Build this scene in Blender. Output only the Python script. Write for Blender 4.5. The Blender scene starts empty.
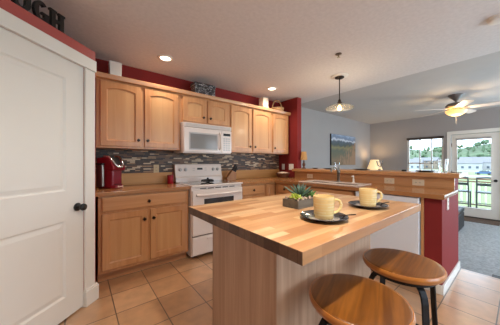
import bpy, bmesh, math, random
from mathutils import Vector, Matrix
R = math.radians
PI = math.pi
rnd = random.Random(7)
S = bpy.context.scene
C = S.collection

# ------------------------------------------------------------------ camera
cam = bpy.data.objects.new('camera', bpy.data.cameras.new('camera'))
C.objects.link(cam)
cam.data.sensor_width = 36
cam.data.lens = 216.4 / 500 * 36
cam.data.clip_start = 0.02
cam.data.clip_end = 2000
cam.location = (0, 0, 1.207)
cam.rotation_euler = (PI / 2, 0, -R(38.384))
S.camera = cam

# ------------------------------------------------------------------ world, sun, fill lights, exposure
W = bpy.data.worlds.new('sky')
S.world = W
W.use_nodes = True
bgn = W.node_tree.nodes['Background']
bgn.inputs[0].default_value = (0.64, 0.82, 1.0, 1)
bgn.inputs[1].default_value = 6.5
sun = bpy.data.objects.new('sun', bpy.data.lights.new('sun', 'SUN'))
sun.data.energy = 3.2
sun.data.angle = 0.02
sun.rotation_euler = (R(38), 0, R(-70))
C.objects.link(sun)


def area(name, loc, rot, sx, sy, power, col):
    l = bpy.data.lights.new(name, 'AREA')
    l.shape = 'RECTANGLE'
    l.size, l.size_y, l.energy, l.color = sx, sy, power, col
    o = bpy.data.objects.new(name, l)
    o.location, o.rotation_euler = loc, rot
    C.objects.link(o)
    return o


# added fill lights inside the unseen, added windows behind and beside the camera
area('fill_light_kitchen', (2.2, -2.55, 1.25), (PI / 2 + .45, 0, 0), 2.2, 1.8, 24, (0.84, 0.93, 1.0))
area('fill_light_living', (5.6, -2.55, 1.2), (PI / 2, 0, 0), 2.6, 1.9, 56, (1.0, 0.98, .96))
area('fill_light_side', (7.66, -1.2, 1.2), (0, PI / 2 + .30, 0), 1.3, 1.5, 85, (0.50, 0.79, 1.0))


def portal(name, loc, rot, sx, sy):
    o = area(name, loc, rot, sx, sy, 1, (1, 1, 1))
    o.data.cycles.is_portal = True


# sky portals: they only guide sky light through the seen and added openings
portal('portal_door', (7.84, .77, .93), (0, PI / 2, 0), 1.8, .62)
portal('portal_window', (7.84, 1.74, 1.22), (0, PI / 2, 0), 1.4, .85)
portal('portal_side_window', (7.84, -1.2, 1.2), (0, PI / 2, 0), 1.4, 1.6)
portal('portal_kitchen_window', (2.2, -2.75, 1.25), (PI / 2, 0, 0), 2.4, 1.9)
portal('portal_living_window', (5.6, -2.75, 1.2), (PI / 2, 0, 0), 2.8, 2.0)
S.view_settings.view_transform = 'Standard'
S.view_settings.look = 'None'
S.view_settings.exposure = -0.22
S.view_settings.gamma = 1.0
S.view_settings.use_curve_mapping = False


# ------------------------------------------------------------------ materials
def srgb(r, g, b):
    def f(c):
        c /= 255
        return c / 12.92 if c <= .04045 else ((c + .055) / 1.055) ** 2.4
    return (f(r), f(g), f(b), 1)


class NT:
    def __init__(s, name):
        s.m = bpy.data.materials.new(name)
        s.m.use_nodes = True
        s.t = s.m.node_tree
        s.b = s.t.nodes['Principled BSDF']

    def n(s, typ, **kw):
        x = s.t.nodes.new(typ)
        for k, v in kw.items():
            if k in x.inputs:
                x.inputs[k].default_value = v
            else:
                setattr(x, k, v)
        return x

    def l(s, a, b):
        s.t.links.new(a, b)

    def coord(s, scale=(1, 1, 1), rot=(0, 0, 0), loc=(0, 0, 0)):
        c = s.n('ShaderNodeTexCoord')
        m = s.n('ShaderNodeMapping')
        m.inputs['Scale'].default_value = scale
        m.inputs['Rotation'].default_value = rot
        m.inputs['Location'].default_value = loc
        s.l(c.outputs['Object'], m.inputs['Vector'])
        return m.outputs['Vector']

    def ramp(s, fac, stops, interp='LINEAR'):
        r = s.n('ShaderNodeValToRGB')
        r.color_ramp.interpolation = interp
        e = r.color_ramp.elements
        while len(e) < len(stops):
            e.new(0.5)
        for i, (p, c) in enumerate(stops):
            e[i].position = p
            e[i].color = c
        s.l(fac, r.inputs[0])
        return r.outputs[0]

    def bump(s, h, strength, dist=0.01):
        b = s.n('ShaderNodeBump')
        b.inputs['Strength'].default_value = strength
        b.inputs['Distance'].default_value = dist
        s.l(h, b.inputs['Height'])
        s.l(b.outputs[0], s.b.inputs['Normal'])


def mat(name, c, rough=.5, metal=0, var=0.06, scale=6, bump=0, coat=0, emit=0, emit_c=None):
    t = NT(name)
    lo = tuple(x * (1 - var) for x in c[:3]) + (1,)
    hi = tuple(min(1, x * (1 + var)) for x in c[:3]) + (1,)
    nz = t.n('ShaderNodeTexNoise', Scale=scale, Detail=4.0)
    t.l(t.coord(), nz.inputs['Vector'])
    t.l(t.ramp(nz.outputs[0], [(.3, lo), (.7, hi)]), t.b.inputs['Base Color'])
    t.b.inputs['Roughness'].default_value = rough
    t.b.inputs['Metallic'].default_value = metal
    if coat:
        t.b.inputs['Coat Weight'].default_value = coat
        t.b.inputs['Coat Roughness'].default_value = .12
    if bump:
        n2 = t.n('ShaderNodeTexNoise', Scale=scale * 12, Detail=3.0)
        t.l(t.coord(), n2.inputs['Vector'])
        t.bump(n2.outputs[0], bump)
    if emit:
        t.b.inputs['Emission Color'].default_value = emit_c or c
        t.b.inputs['Emission Strength'].default_value = emit
    return t.m


def wood(name, c1, c2, axis='z', fine=30, rough=.38, coat=0, contrast=.5):
    t = NT(name)
    k = 0.05
    sc = {'x': (k, 1, 1), 'y': (1, k, 1), 'z': (1, 1, k)}[axis]
    v = t.coord(scale=sc)
    oi = t.n('ShaderNodeObjectInfo')
    ad = t.n('ShaderNodeVectorMath', operation='ADD')
    t.l(v, ad.inputs[0])
    t.l(oi.outputs['Random'], ad.inputs[1])
    n1 = t.n('ShaderNodeTexNoise', Scale=float(fine), Detail=6.0, Distortion=.6)
    t.l(ad.outputs[0], n1.inputs['Vector'])
    n2 = t.n('ShaderNodeTexNoise', Scale=float(fine) * .2, Detail=2.0)
    t.l(ad.outputs[0], n2.inputs['Vector'])
    mx = t.n('ShaderNodeMath', operation='MULTIPLY_ADD')
    t.l(n1.outputs[0], mx.inputs[0])
    mx.inputs[1].default_value = contrast
    m3 = t.n('ShaderNodeMath', operation='MULTIPLY')
    t.l(n2.outputs[0], m3.inputs[0])
    m3.inputs[1].default_value = 1 - contrast
    t.l(m3.outputs[0], mx.inputs[2])
    t.l(t.ramp(mx.outputs[0], [(.36, c1), (.64, c2)]), t.b.inputs['Base Color'])
    t.b.inputs['Roughness'].default_value = rough
    if coat:
        t.b.inputs['Coat Weight'].default_value = coat
        t.b.inputs['Coat Roughness'].default_value = .15
    return t.m


def brick(name, bw, bh, mortar, stops, mcol, rot=(0, 0, 0), loc=(0, 0, 0), offset=.5, rough=.3, grain=None, mottle=0, bump=.3, sq=1.0):
    """tiles / mosaic / staves; texture runs in object x-y after rotating"""
    t = NT(name)
    v = t.coord(rot=rot, loc=loc)
    b = t.n('ShaderNodeTexBrick')
    b.offset = offset
    b.offset_frequency = 2
    b.squash = sq
    b.squash_frequency = 3
    for k, val in (('Scale', 1.0), ('Mortar Size', mortar), ('Mortar Smooth', .1), ('Brick Width', bw), ('Row Height', bh), ('Bias', 0.0)):
        b.inputs[k].default_value = val
    b.inputs['Color1'].default_value = (0, 0, 0, 1)
    b.inputs['Color2'].default_value = (1, 1, 1, 1)
    b.inputs['Mortar'].default_value = (0, 0, 0, 1)
    t.l(v, b.inputs['Vector'])
    col = t.ramp(b.outputs['Color'], stops, 'LINEAR' if grain or mottle else 'CONSTANT')
    if grain or mottle:
        n = t.n('ShaderNodeTexNoise', Scale=grain[1] if grain else 9.0, Detail=5.0)
        t.l(t.coord(scale=grain[0] if grain else (1, 1, 1)), n.inputs['Vector'])
        a = grain[2] if grain else mottle
        rr = t.ramp(n.outputs[0], [(.3, (1 - a, 1 - a, 1 - a, 1)), (.7, (1 + a * .3, 1 + a * .3, 1 + a * .3, 1))])
        m = t.n('ShaderNodeMix', data_type='RGBA', blend_type='MULTIPLY')
        m.inputs[0].default_value = 1
        t.l(col, m.inputs[6])
        t.l(rr, m.inputs[7])
        col = m.outputs[2]
    m = t.n('ShaderNodeMix', data_type='RGBA')
    t.l(b.outputs['Fac'], m.inputs[0])
    t.l(col, m.inputs[6])
    m.inputs[7].default_value = mcol
    t.l(m.outputs[2], t.b.inputs['Base Color'])
    t.b.inputs['Roughness'].default_value = rough
    if bump:
        iv = t.n('ShaderNodeMath', operation='SUBTRACT')
        iv.inputs[0].default_value = 1
        t.l(b.outputs['Fac'], iv.inputs[1])
        t.bump(iv.outputs[0], bump, .003)
    return t.m


def glass(name, c=(1, 1, 1, 1), rough=0.0):
    t = NT(name)
    t.b.inputs['Base Color'].default_value = c
    t.b.inputs['Roughness'].default_value = rough
    t.b.inputs['Transmission Weight'].default_value = 1
    t.b.inputs['IOR'].default_value = 1.45
    return t.m


def pane(name, refl=.06):
    t = NT(name)
    tr = t.n('ShaderNodeBsdfTransparent')
    gl = t.n('ShaderNodeBsdfGlossy')
    gl.inputs['Roughness'].default_value = .02
    fr = t.n('ShaderNodeFresnel')
    fr.inputs[0].default_value = 1.35
    mx = t.n('ShaderNodeMixShader')
    t.l(fr.outputs[0], mx.inputs[0])
    t.l(tr.outputs[0], mx.inputs[1])
    t.l(gl.outputs[0], mx.inputs[2])
    t.l(mx.outputs[0], t.t.nodes['Material Output'].inputs[0])
    return t.m


def seeded(name):
    t = NT(name)
    tr = t.n('ShaderNodeBsdfTransparent')
    d1 = t.n('ShaderNodeBsdfTranslucent')
    d1.inputs[0].default_value = (.95, .93, .9, 1)
    d2 = t.n('ShaderNodeBsdfDiffuse')
    d2.inputs[0].default_value = (.95, .93, .9, 1)
    df = t.n('ShaderNodeMixShader')
    t.l(d1.outputs[0], df.inputs[1])
    t.l(d2.outputs[0], df.inputs[2])
    gl = t.n('ShaderNodeBsdfGlossy')
    gl.inputs['Roughness'].default_value = .05
    nz = t.n('ShaderNodeTexNoise', Scale=90.0, Detail=2.0)
    t.l(t.coord(), nz.inputs['Vector'])
    mr = t.n('ShaderNodeMapRange')
    mr.inputs[1].default_value, mr.inputs[2].default_value = .4, .75
    mr.inputs[3].default_value, mr.inputs[4].default_value = .06, .24
    t.l(nz.outputs[0], mr.inputs[0])
    m1 = t.n('ShaderNodeMixShader')
    t.l(mr.outputs[0], m1.inputs[0])
    t.l(tr.outputs[0], m1.inputs[1])
    t.l(df.outputs[0], m1.inputs[2])
    fr = t.n('ShaderNodeFresnel')
    fr.inputs[0].default_value = 1.3
    m2 = t.n('ShaderNodeMixShader')
    t.l(fr.outputs[0], m2.inputs[0])
    t.l(m1.outputs[0], m2.inputs[1])
    t.l(gl.outputs[0], m2.inputs[2])
    t.l(m2.outputs[0], t.t.nodes['Material Output'].inputs[0])
    return t.m


M = {}
MAPLE1, MAPLE2 = srgb(180, 122, 76), srgb(201, 147, 98)
M['maple'] = wood('maple', MAPLE1, MAPLE2, 'z', 26, .36, .15)
M['maple_panel'] = wood('maple_panel', srgb(186, 132, 84), srgb(205, 156, 106), 'z', 16, .36, .15)
M['maple_x'] = wood('maple_horizontal', MAPLE1, MAPLE2, 'x', 26, .36, .15)
M['maple_y'] = wood('maple_lengthwise', srgb(190, 132, 86), srgb(210, 158, 108), 'y', 26, .36, .15)
M['maple_dark'] = wood('maple_toe', srgb(165, 112, 72), srgb(185, 130, 88), 'x', 26, .5)
M['island_side'] = wood('island_side', srgb(168, 134, 108), srgb(197, 164, 137), 'z', 34, .5, 0, .6)
M['counter'] = wood('counter_laminate', srgb(150, 99, 58), srgb(178, 125, 80), 'y', 40, .24, .3)
M['counter_x'] = wood('counter_laminate_x', srgb(150, 99, 58), srgb(178, 125, 80), 'x', 40, .24, .3)
M['splash_board'] = wood('splash_board', srgb(178, 126, 80), srgb(200, 148, 100), 'y', 30, .35, .2)
M['splash_board_x'] = wood('splash_board_x', srgb(176, 122, 64), srgb(194, 142, 82), 'x', 30, .5, 0)
M['block'] = brick('butcher_block', .42, .042, .0004, [(0, srgb(184, 128, 82)), (.5, srgb(208, 158, 110)), (1, srgb(226, 188, 142))], srgb(176, 118, 72),
                   loc=(.1, .02, 0), rough=.3, grain=((.08, 1, 1), 38.0, .16), bump=0)
M['block_end'] = brick('butcher_block_end_grain', .042, .2, .0012, [(0, srgb(84, 60, 44)), (.5, srgb(104, 76, 56)), (1, srgb(122, 92, 70))], srgb(84, 60, 44),
                       rot=(0, R(90), R(90)), rough=.45, grain=((1, 1, 1), 60.0, .2), bump=0)
M['seat_wood'] = wood('stool_seat_wood', srgb(94, 52, 12), srgb(136, 82, 26), 'x', 44, .32, .12, .85)
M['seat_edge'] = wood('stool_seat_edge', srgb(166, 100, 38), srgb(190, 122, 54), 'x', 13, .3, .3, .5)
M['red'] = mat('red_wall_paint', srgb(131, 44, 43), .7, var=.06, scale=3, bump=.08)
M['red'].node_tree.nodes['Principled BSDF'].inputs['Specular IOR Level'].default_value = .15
M['red_lit'] = mat('red_paint_lit', srgb(174, 80, 74), .5, var=.05, scale=3, bump=.08)  # same red paint as the walls, brightened for the light falling on it
M['grey'] = mat('grey_wall_paint', srgb(160, 155, 153), .7, var=.02, scale=2, bump=.05)
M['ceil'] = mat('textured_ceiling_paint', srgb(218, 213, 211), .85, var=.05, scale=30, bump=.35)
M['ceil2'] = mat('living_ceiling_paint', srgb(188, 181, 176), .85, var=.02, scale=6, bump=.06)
M['white'] = mat('white_paint', srgb(228, 224, 217), .38, var=.015, scale=3)
M['appl'] = mat('white_enamel', srgb(222, 208, 199), .22, var=.01, scale=3, coat=.4)
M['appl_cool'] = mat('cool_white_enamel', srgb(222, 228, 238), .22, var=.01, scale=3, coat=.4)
M['appl_grey'] = mat('grey_enamel', srgb(170, 165, 162), .3, var=.02)
M['plastic'] = mat('white_plastic', srgb(232, 226, 216), .35, var=.01)
M['almond'] = mat('almond_plastic', srgb(222, 205, 178), .4, var=.01)
M['slot'] = mat('dark_slot', srgb(60, 52, 46), .5)
M['black'] = mat('black_paint', srgb(24, 23, 23), .4, var=.1)
M['iron'] = mat('black_iron', srgb(34, 34, 37), .42, .6, var=.15)
M['bronze'] = mat('dark_bronze', srgb(62, 50, 42), .38, .8, var=.1)
M['knob'] = mat('bronze_knob', srgb(44, 34, 28), .35, .7, var=.1)
M['chrome'] = mat('brushed_chrome', srgb(200, 200, 200), .22, 1.0, var=.03)
M['pewter'] = mat('pewter_metal', srgb(118, 108, 102), .45, .3, var=.08)
M['tan'] = mat('tan_plastic', srgb(190, 164, 124), .45, var=.02)
M['nickel'] = mat('dull_nickel', srgb(128, 122, 114), .3, 1.0, var=.05)
M['cooktop'] = mat('black_glass', srgb(62, 56, 52), .08, var=.05, coat=.5)
M['mwglass'] = mat('microwave_window', srgb(128, 124, 120), .15, var=.05)
M['darkglass'] = mat('oven_window', srgb(52, 48, 48), .12, var=.05)
M['display'] = mat('dark_display', srgb(30, 34, 34), .15)
M['tile'] = brick('floor_tile', .315, .315, .0042, [(0, srgb(184, 138, 98)), (.5, srgb(193, 147, 106)), (1, srgb(203, 158, 117))], srgb(72, 52, 40),
                  loc=(.08, .19, 0), offset=0, rough=.4, mottle=.22, bump=.35)
M['tile'].node_tree.nodes['Principled BSDF'].inputs['Coat Weight'].default_value = .9
M['tile'].node_tree.nodes['Principled BSDF'].inputs['Coat Roughness'].default_value = .28
M['tile'].node_tree.nodes['Principled BSDF'].inputs['Coat IOR'].default_value = 1.9
M['mosaic'] = brick('mosaic_tile', .098, .0185, .0014,
                    [(0, srgb(52, 38, 31)), (.2, srgb(104, 78, 60)), (.33, srgb(40, 32, 29)), (.47, srgb(150, 118, 86)), (.57, srgb(108, 74, 48)), (.68, srgb(54, 41, 35)), (.84, srgb(196, 172, 142))],
                    srgb(104, 80, 60), rot=(R(90), 0, 0), offset=.37, rough=.5, bump=.2, sq=.62)
M['carpet'] = mat('grey_carpet', srgb(172, 175, 177), .95, var=.24, scale=32, bump=.9)
M['outlet_plate'] = M['almond']
M['yellow'] = brick('yellow_glaze', 5, .014, .003, [(0, srgb(232, 200, 136)), (.5, srgb(238, 210, 150)), (1, srgb(243, 220, 166))], srgb(234, 203, 140),
                    rot=(R(90), 0, 0), rough=.18, mottle=.12, bump=.15)
M['plate'] = mat('dark_plate_glaze', srgb(42, 40, 46), .12, var=.3, scale=40, coat=.5)
M['plate_mid'] = mat('plate_centre_glaze', srgb(168, 158, 150), .12, var=.5, scale=26, coat=.5)
M['planter'] = wood('weathered_planter', srgb(84, 76, 66), srgb(112, 104, 92), 'x', 40, .7)
M['soil'] = mat('dark_soil', srgb(70, 54, 42), .95, var=.4, scale=60)
M['stone'] = mat('pale_stone', srgb(186, 160, 140), .8, var=.25, scale=40)
M['aloe'] = mat('blue_green_leaf', srgb(78, 104, 88), .45, var=.25, scale=30)
M['moss'] = mat('bright_green_leaf', srgb(160, 174, 66), .6, var=.25, scale=40)
M['leaf'] = mat('mid_green_leaf', srgb(84, 122, 62), .5, var=.25, scale=40)
M['crimson'] = mat('red_gloss_plastic', srgb(118, 4, 24), .28, var=.05, coat=.15)
M['redwax'] = mat('red_candle_glass', srgb(150, 16, 36), .2, var=.08, coat=.4)
M['wicker'] = mat('wicker', srgb(204, 158, 108), .75, var=.25, scale=60, bump=.8)
M['wicker_dark'] = mat('dark_wicker', srgb(122, 74, 44), .65, var=.35, scale=60, bump=.8)
M['silver_weave'] = brick('silver_weave', .03, .012, .003, [(0, srgb(40, 36, 38)), (.5, srgb(110, 106, 110)), (1, srgb(250, 246, 250))], srgb(22, 18, 20), rot=(R(90), 0, 0), rough=.3, mottle=.3, bump=.6)
M['cloth'] = mat('cream_cloth', srgb(226, 206, 184), .9, var=.04, scale=20)
M['block_wood'] = wood('knife_block_wood', srgb(140, 92, 50), srgb(168, 116, 68), 'z', 30, .45)
M['shade_tan'] = mat('tan_lampshade', srgb(188, 142, 88), .8, var=.08, scale=30, emit=.03, emit_c=srgb(220, 160, 90))
M['lamp_wood'] = wood('lamp_base_wood', srgb(74, 44, 30), srgb(104, 66, 44), 'z', 30, .4)
M['shade_lit'] = mat('lit_lampshade', srgb(250, 226, 180), .9, var=.02, emit=.8, emit_c=srgb(255, 214, 150))
M['bulb'] = mat('lit_bulb', srgb(255, 220, 160), .5, emit=14, emit_c=srgb(255, 200, 120))
M['lens'] = mat('lit_downlight_lens', srgb(255, 240, 220), .5, var=0, emit=6, emit_c=srgb(255, 232, 205))
M['bowl'] = mat('amber_glass_bowl', srgb(246, 214, 150), .3, var=.12, scale=10, emit=1.1, emit_c=srgb(255, 204, 112))
M['blade'] = mat('pale_fan_blade', srgb(224, 210, 200), .45, var=.05)
M['glass'] = glass('clear_glass')
M['pane'] = pane('window_pane')
M['shade_glass'] = seeded('seeded_shade_glass')
M['leather'] = mat('dark_leather', srgb(24, 22, 24), .5, var=.12)
M['threshold'] = mat('dark_threshold', srgb(66, 54, 50), .5)
M['mat_brown'] = mat('brown_doormat', srgb(104, 86, 74), .95, var=.3, scale=80, bump=.6)
M['deck'] = brick('deck_boards', 3, .14, .004, [(0, srgb(120, 104, 88)), (1, srgb(138, 122, 104))], srgb(90, 80, 70), rough=.7, mottle=.15)
M['rail'] = wood('deck_rail_wood', srgb(112, 88, 66), srgb(136, 110, 86), 'y', 20, .7)
M['white_rail'] = mat('white_baluster', srgb(236, 236, 230), .5)
M['chair_metal'] = mat('grey_green_metal', srgb(74, 84, 84), .45, .3, var=.08)
M['field'] = mat('dry_grass_field', srgb(104, 118, 74), .95, var=.22, scale=.05)
M['road'] = mat('pale_road', srgb(134, 132, 128), .9, var=.03, scale=.2)
M['hill'] = mat('wooded_hill', srgb(70, 86, 60), .95, var=.4, scale=.12)
M['tree'] = mat('tree_foliage', srgb(78, 98, 72), .95, var=.35, scale=.8)
M['trunk'] = mat('tree_trunk', srgb(86, 66, 50), .9)
M['siding'] = mat('white_siding', srgb(150, 152, 154), .7, var=.03, scale=1)
M['siding_tan'] = mat('tan_siding', srgb(128, 116, 102), .7, var=.03, scale=1)
M['roof'] = mat('grey_roof', srgb(104, 104, 108), .8, var=.1, scale=2)
M['win_dark'] = mat('far_window', srgb(70, 80, 92), .2)
M['car_blue'] = mat('blue_car_paint', srgb(58, 88, 126), .2, var=.02)
M['tyre'] = mat('tyre_rubber', srgb(36, 36, 38), .8)


def painting_mat():
    t = NT('landscape_painting')
    c = t.n('ShaderNodeTexCoord')
    sx = t.n('ShaderNodeSeparateXYZ')
    t.l(c.outputs['Generated'], sx.inputs[0])
    nz = t.n('ShaderNodeTexNoise', Scale=5.0, Detail=6.0)
    t.l(c.outputs['Object'], nz.inputs['Vector'])
    a = t.n('ShaderNodeMath', operation='MULTIPLY_ADD')
    t.l(nz.outputs[0], a.inputs[0])
    a.inputs[1].default_value = .34
    t.l(sx.outputs['Z'], a.inputs[2])
    b = t.n('ShaderNodeMath', operation='SUBTRACT')
    t.l(a.outputs[0], b.inputs[0])
    b.inputs[1].default_value = .17
    col = t.ramp(b.outputs[0], [(.0, srgb(84, 74, 46)), (.16, srgb(124, 100, 72)), (.32, srgb(96, 94, 72)), (.48, srgb(88, 92, 78)),
                                (.6, srgb(132, 124, 82)), (.68, srgb(70, 80, 78)), (.78, srgb(84, 96, 112)), (.84, srgb(206, 212, 222)), (.9, srgb(116, 128, 148)), (.96, srgb(128, 146, 172)), (1, srgb(160, 176, 200))])
    n2 = t.n('ShaderNodeTexNoise', Scale=9.0, Detail=5.0)
    mp = t.n('ShaderNodeMapping')
    mp.inputs['Scale'].default_value = (2.0, 1, .8)
    t.l(c.outputs['Object'], mp.inputs[0])
    t.l(mp.outputs[0], n2.inputs['Vector'])
    # autumn trees low on the right
    g = t.n('ShaderNodeMath', operation='SUBTRACT')
    t.l(sx.outputs['X'], g.inputs[0])
    t.l(sx.outputs['Z'], g.inputs[1])
    h = t.n('ShaderNodeMath', operation='MULTIPLY_ADD')
    t.l(g.outputs[0], h.inputs[0])
    h.inputs[1].default_value = .5
    t.l(n2.outputs[0], h.inputs[2])
    f = t.ramp(h.outputs[0], [(.6, (0, 0, 0, 1)), (.75, (1, 1, 1, 1))])
    m = t.n('ShaderNodeMix', data_type='RGBA')
    t.l(f, m.inputs[0])
    t.l(col, m.inputs[6])
    m.inputs[7].default_value = srgb(150, 116, 88)
    t.l(m.outputs[2], t.b.inputs['Base Color'])
    t.b.inputs['Roughness'].default_value = .5
    return t.m


M['painting'] = painting_mat()


# ------------------------------------------------------------------ mesh helpers
def nb():
    return bmesh.new()


def box(bm, a, b, mi=0):
    x0, y0, z0 = a
    x1, y1, z1 = b
    v = [bm.verts.new(p) for p in ((x0, y0, z0), (x1, y0, z0), (x1, y1, z0), (x0, y1, z0), (x0, y0, z1), (x1, y0, z1), (x1, y1, z1), (x0, y1, z1))]
    for q in ((0, 3, 2, 1), (4, 5, 6, 7), (0, 1, 5, 4), (1, 2, 6, 5), (2, 3, 7, 6), (3, 0, 4, 7)):
        f = bm.faces.new([v[i] for i in q])
        f.material_index = mi
    return bm


def bx(a, b):
    return box(nb(), a, b)


def hexa(bm, p):
    """eight points: bottom four then top four"""
    v = [bm.verts.new(q) for q in p]
    for q in ((0, 3, 2, 1), (4, 5, 6, 7), (0, 1, 5, 4), (1, 2, 6, 5), (2, 3, 7, 6), (3, 0, 4, 7)):
        bm.faces.new([v[i] for i in q])
    return bm


def prism(bm, pts, a, b, axis='z'):
    def mk(p, h):
        return {'z': (p[0], p[1], h), 'y': (p[0], h, p[1]), 'x': (h, p[0], p[1])}[axis]
    lo = [bm.verts.new(mk(p, a)) for p in pts]
    hi = [bm.verts.new(mk(p, b)) for p in pts]
    n = len(pts)
    bm.faces.new(lo[::-1])
    bm.faces.new(hi)
    for i in range(n):
        bm.faces.new((lo[i], lo[(i + 1) % n], hi[(i + 1) % n], hi[i]))
    bmesh.ops.recalc_face_normals(bm, faces=bm.faces[:])
    return bm


def lathe(bm, prof, segs=32, loc=(0, 0, 0), axis='z', closed=False):
    rings = []
    for r, z in prof:
        ring = []
        for k in range(1 if r < 1e-6 else segs):
            a = 2 * PI * k / segs
            p = (r * math.cos(a), r * math.sin(a), z)
            if axis == 'y':
                p = (p[0], p[2], p[1])
            elif axis == 'x':
                p = (p[2], p[0], p[1])
            ring.append(bm.verts.new((p[0] + loc[0], p[1] + loc[1], p[2] + loc[2])))
        rings.append(ring)
    prs = list(zip(rings, rings[1:]))
    if closed:
        prs.append((rings[-1], rings[0]))
    for a, b in prs:
        for k in range(segs):
            j = (k + 1) % segs
            if len(a) == 1 and len(b) == 1:
                break
            if len(a) == 1:
                bm.faces.new((a[0], b[j], b[k]))
            elif len(b) == 1:
                bm.faces.new((a[k], a[j], b[0]))
            else:
                bm.faces.new((a[k], a[j], b[j], b[k]))
    bmesh.ops.recalc_face_normals(bm, faces=bm.faces[:])
    return bm


def tube(bm, pts, r, segs=10, flat=None, closed=False):
    """sweep a round (or flat=(w,h)) section along a polyline"""
    pts = [Vector(p) for p in pts]
    n = len(pts)
    rings = []
    up = Vector((0, 0, 1))
    prev = None
    for i, p in enumerate(pts):
        if closed:
            t = (pts[(i + 1) % n] - pts[i - 1]).normalized()
        else:
            t = (pts[min(i + 1, n - 1)] - pts[max(i - 1, 0)]).normalized()
        if prev is None:
            s = t.cross(up)
            if s.length < 1e-3:
                s = t.cross(Vector((1, 0, 0)))
            s.normalize()
        else:
            s = (prev - t * prev.dot(t)).normalized()
        prev = s
        u = s.cross(t).normalized()
        rr = r[i] if isinstance(r, (list, tuple)) else r
        ring = []
        if flat:
            w, h = flat
            cs = [(w / 2, h / 2), (-w / 2, h / 2), (-w / 2, -h / 2), (w / 2, -h / 2)]
            ring = [bm.verts.new(p + s * a + u * b) for a, b in cs]
        else:
            ring = [bm.verts.new(p + s * rr * math.cos(2 * PI * k / segs) + u * rr * math.sin(2 * PI * k / segs)) for k in range(segs)]
        rings.append(ring)
    m = len(rings[0])
    prs = list(zip(rings, rings[1:]))
    if closed:
        prs.append((rings[-1], rings[0]))
    for a, b in prs:
        for k in range(m):
            j = (k + 1) % m
            bm.faces.new((a[k], a[j], b[j], b[k]))
    if not closed:
        bm.faces.new(rings[0][::-1])
        bm.faces.new(rings[-1])
    bmesh.ops.recalc_face_normals(bm, faces=bm.faces[:])
    return bm


def ico(bm, r, loc, sub=2, squash=(1, 1, 1), jit=0, seed=1):
    rr = random.Random(seed)
    g = bmesh.ops.create_icosphere(bm, subdivisions=sub, radius=r)
    for v in g['verts']:
        k = 1 + jit * (rr.random() - .5)
        v.co = Vector((v.co.x * squash[0] * k + loc[0], v.co.y * squash[1] * k + loc[1], v.co.z * squash[2] * k + loc[2]))
    return bm


def obj(name, bm, m, parent=None, bevel=0, smooth=False, seg=2):
    me = bpy.data.meshes.new(name)
    bm.to_mesh(me)
    bm.free()
    o = bpy.data.objects.new(name, me)
    C.objects.link(o)
    for x in (m if isinstance(m, (list, tuple)) else [m]):
        me.materials.append(M[x] if isinstance(x, str) else x)
    if parent:
        o.parent = parent
    if smooth:
        for p in me.polygons:
            p.use_smooth = True
        me.set_sharp_from_angle(angle=R(40))
    if bevel:
        b = o.modifiers.new('bevel', 'BEVEL')
        b.width = bevel
        b.segments = seg
        b.limit_method = 'ANGLE'
    return o


def tag(o, label, cat, group=None, kind=None):
    o['label'] = label
    o['category'] = cat
    if group:
        o['group'] = group
    if kind:
        o['kind'] = kind
    return o


def thing(name, label, cat, loc=(0, 0, 0), rotz=0, group=None):
    o = bpy.data.objects.new(name, None)
    o.empty_display_size = .05
    C.objects.link(o)
    o.location = loc
    o.rotation_euler = (0, 0, rotz)
    return tag(o, label, cat, group)


def struct(name, bm, m, parent=None, bevel=0):
    o = obj(name, bm, m, parent, bevel)
    if not parent:
        o['kind'] = 'structure'
    return o


def dup(root, loc, rotz=None, label=None, group=None):
    r = root.copy()
    C.objects.link(r)
    r.location = loc
    if rotz is not None:
        r.rotation_euler = (0, 0, rotz)
    if label:
        r['label'] = label
    if group:
        r['group'] = group
    for ch in list(root.children):
        c = ch.copy()
        C.objects.link(c)
        c.parent = r
        for g in list(ch.children):
            d = g.copy()
            C.objects.link(d)
            d.parent = c
    return r


def text_mesh(name, s, size, depth, m, parent, matrix):
    cu = bpy.data.curves.new(name, 'FONT')
    cu.body = s
    cu.size = size
    cu.extrude = depth
    cu.align_x = 'CENTER'
    t = bpy.data.objects.new(name, cu)
    C.objects.link(t)
    bpy.context.view_layer.update()
    me = bpy.data.meshes.new_from_object(t.evaluated_get(bpy.context.evaluated_depsgraph_get()))
    bpy.data.objects.remove(t)
    bpy.data.curves.remove(cu)
    me.transform(matrix)
    me.materials.clear()
    me.materials.append(M[m])
    me.name = name
    o = bpy.data.objects.new(name, me)
    C.objects.link(o)
    o.parent = parent
    return o


# ------------------------------------------------------------------ room shell
YB, XR, ZC, ZL, ZF = 3.2, 7.69, 2.466, 2.50, -.17
XL, YF = -1.35, -2.6
XE = 3.42            # edge of the tiled floor

struct('floor_kitchen', bx((XL, YF, -.1), (XE, YB, 0)), 'tile')
struct('floor_step', bx((XE, YF, -.3), (XE + .02, YB, -.012)), 'white')
struct('floor_living', bx((XE + .02, YF, -.3), (XR, YB, ZF)), 'carpet')
struct('ceiling_kitchen', bx((XL, YF, ZC), (3.73, YB, ZC + .2)), 'ceil')
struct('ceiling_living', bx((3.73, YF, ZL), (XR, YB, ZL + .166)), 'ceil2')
struct('wall_back', bx((XL - .1, YB, -.3), (3.42, YB + .12, ZC + .2)), 'red')
struct('wall_back_living', bx((3.42, YB, -.3), (XR + .14, YB + .12, ZC + .2)), 'grey')
struct('wall_left', bx((XL - .1, YF, -.3), (XL, YB, ZC + .2)), 'white')
struct('wall_pillar', bx((3.30, 2.70, 0), (3.42, YB, ZC)), 'red')


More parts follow.
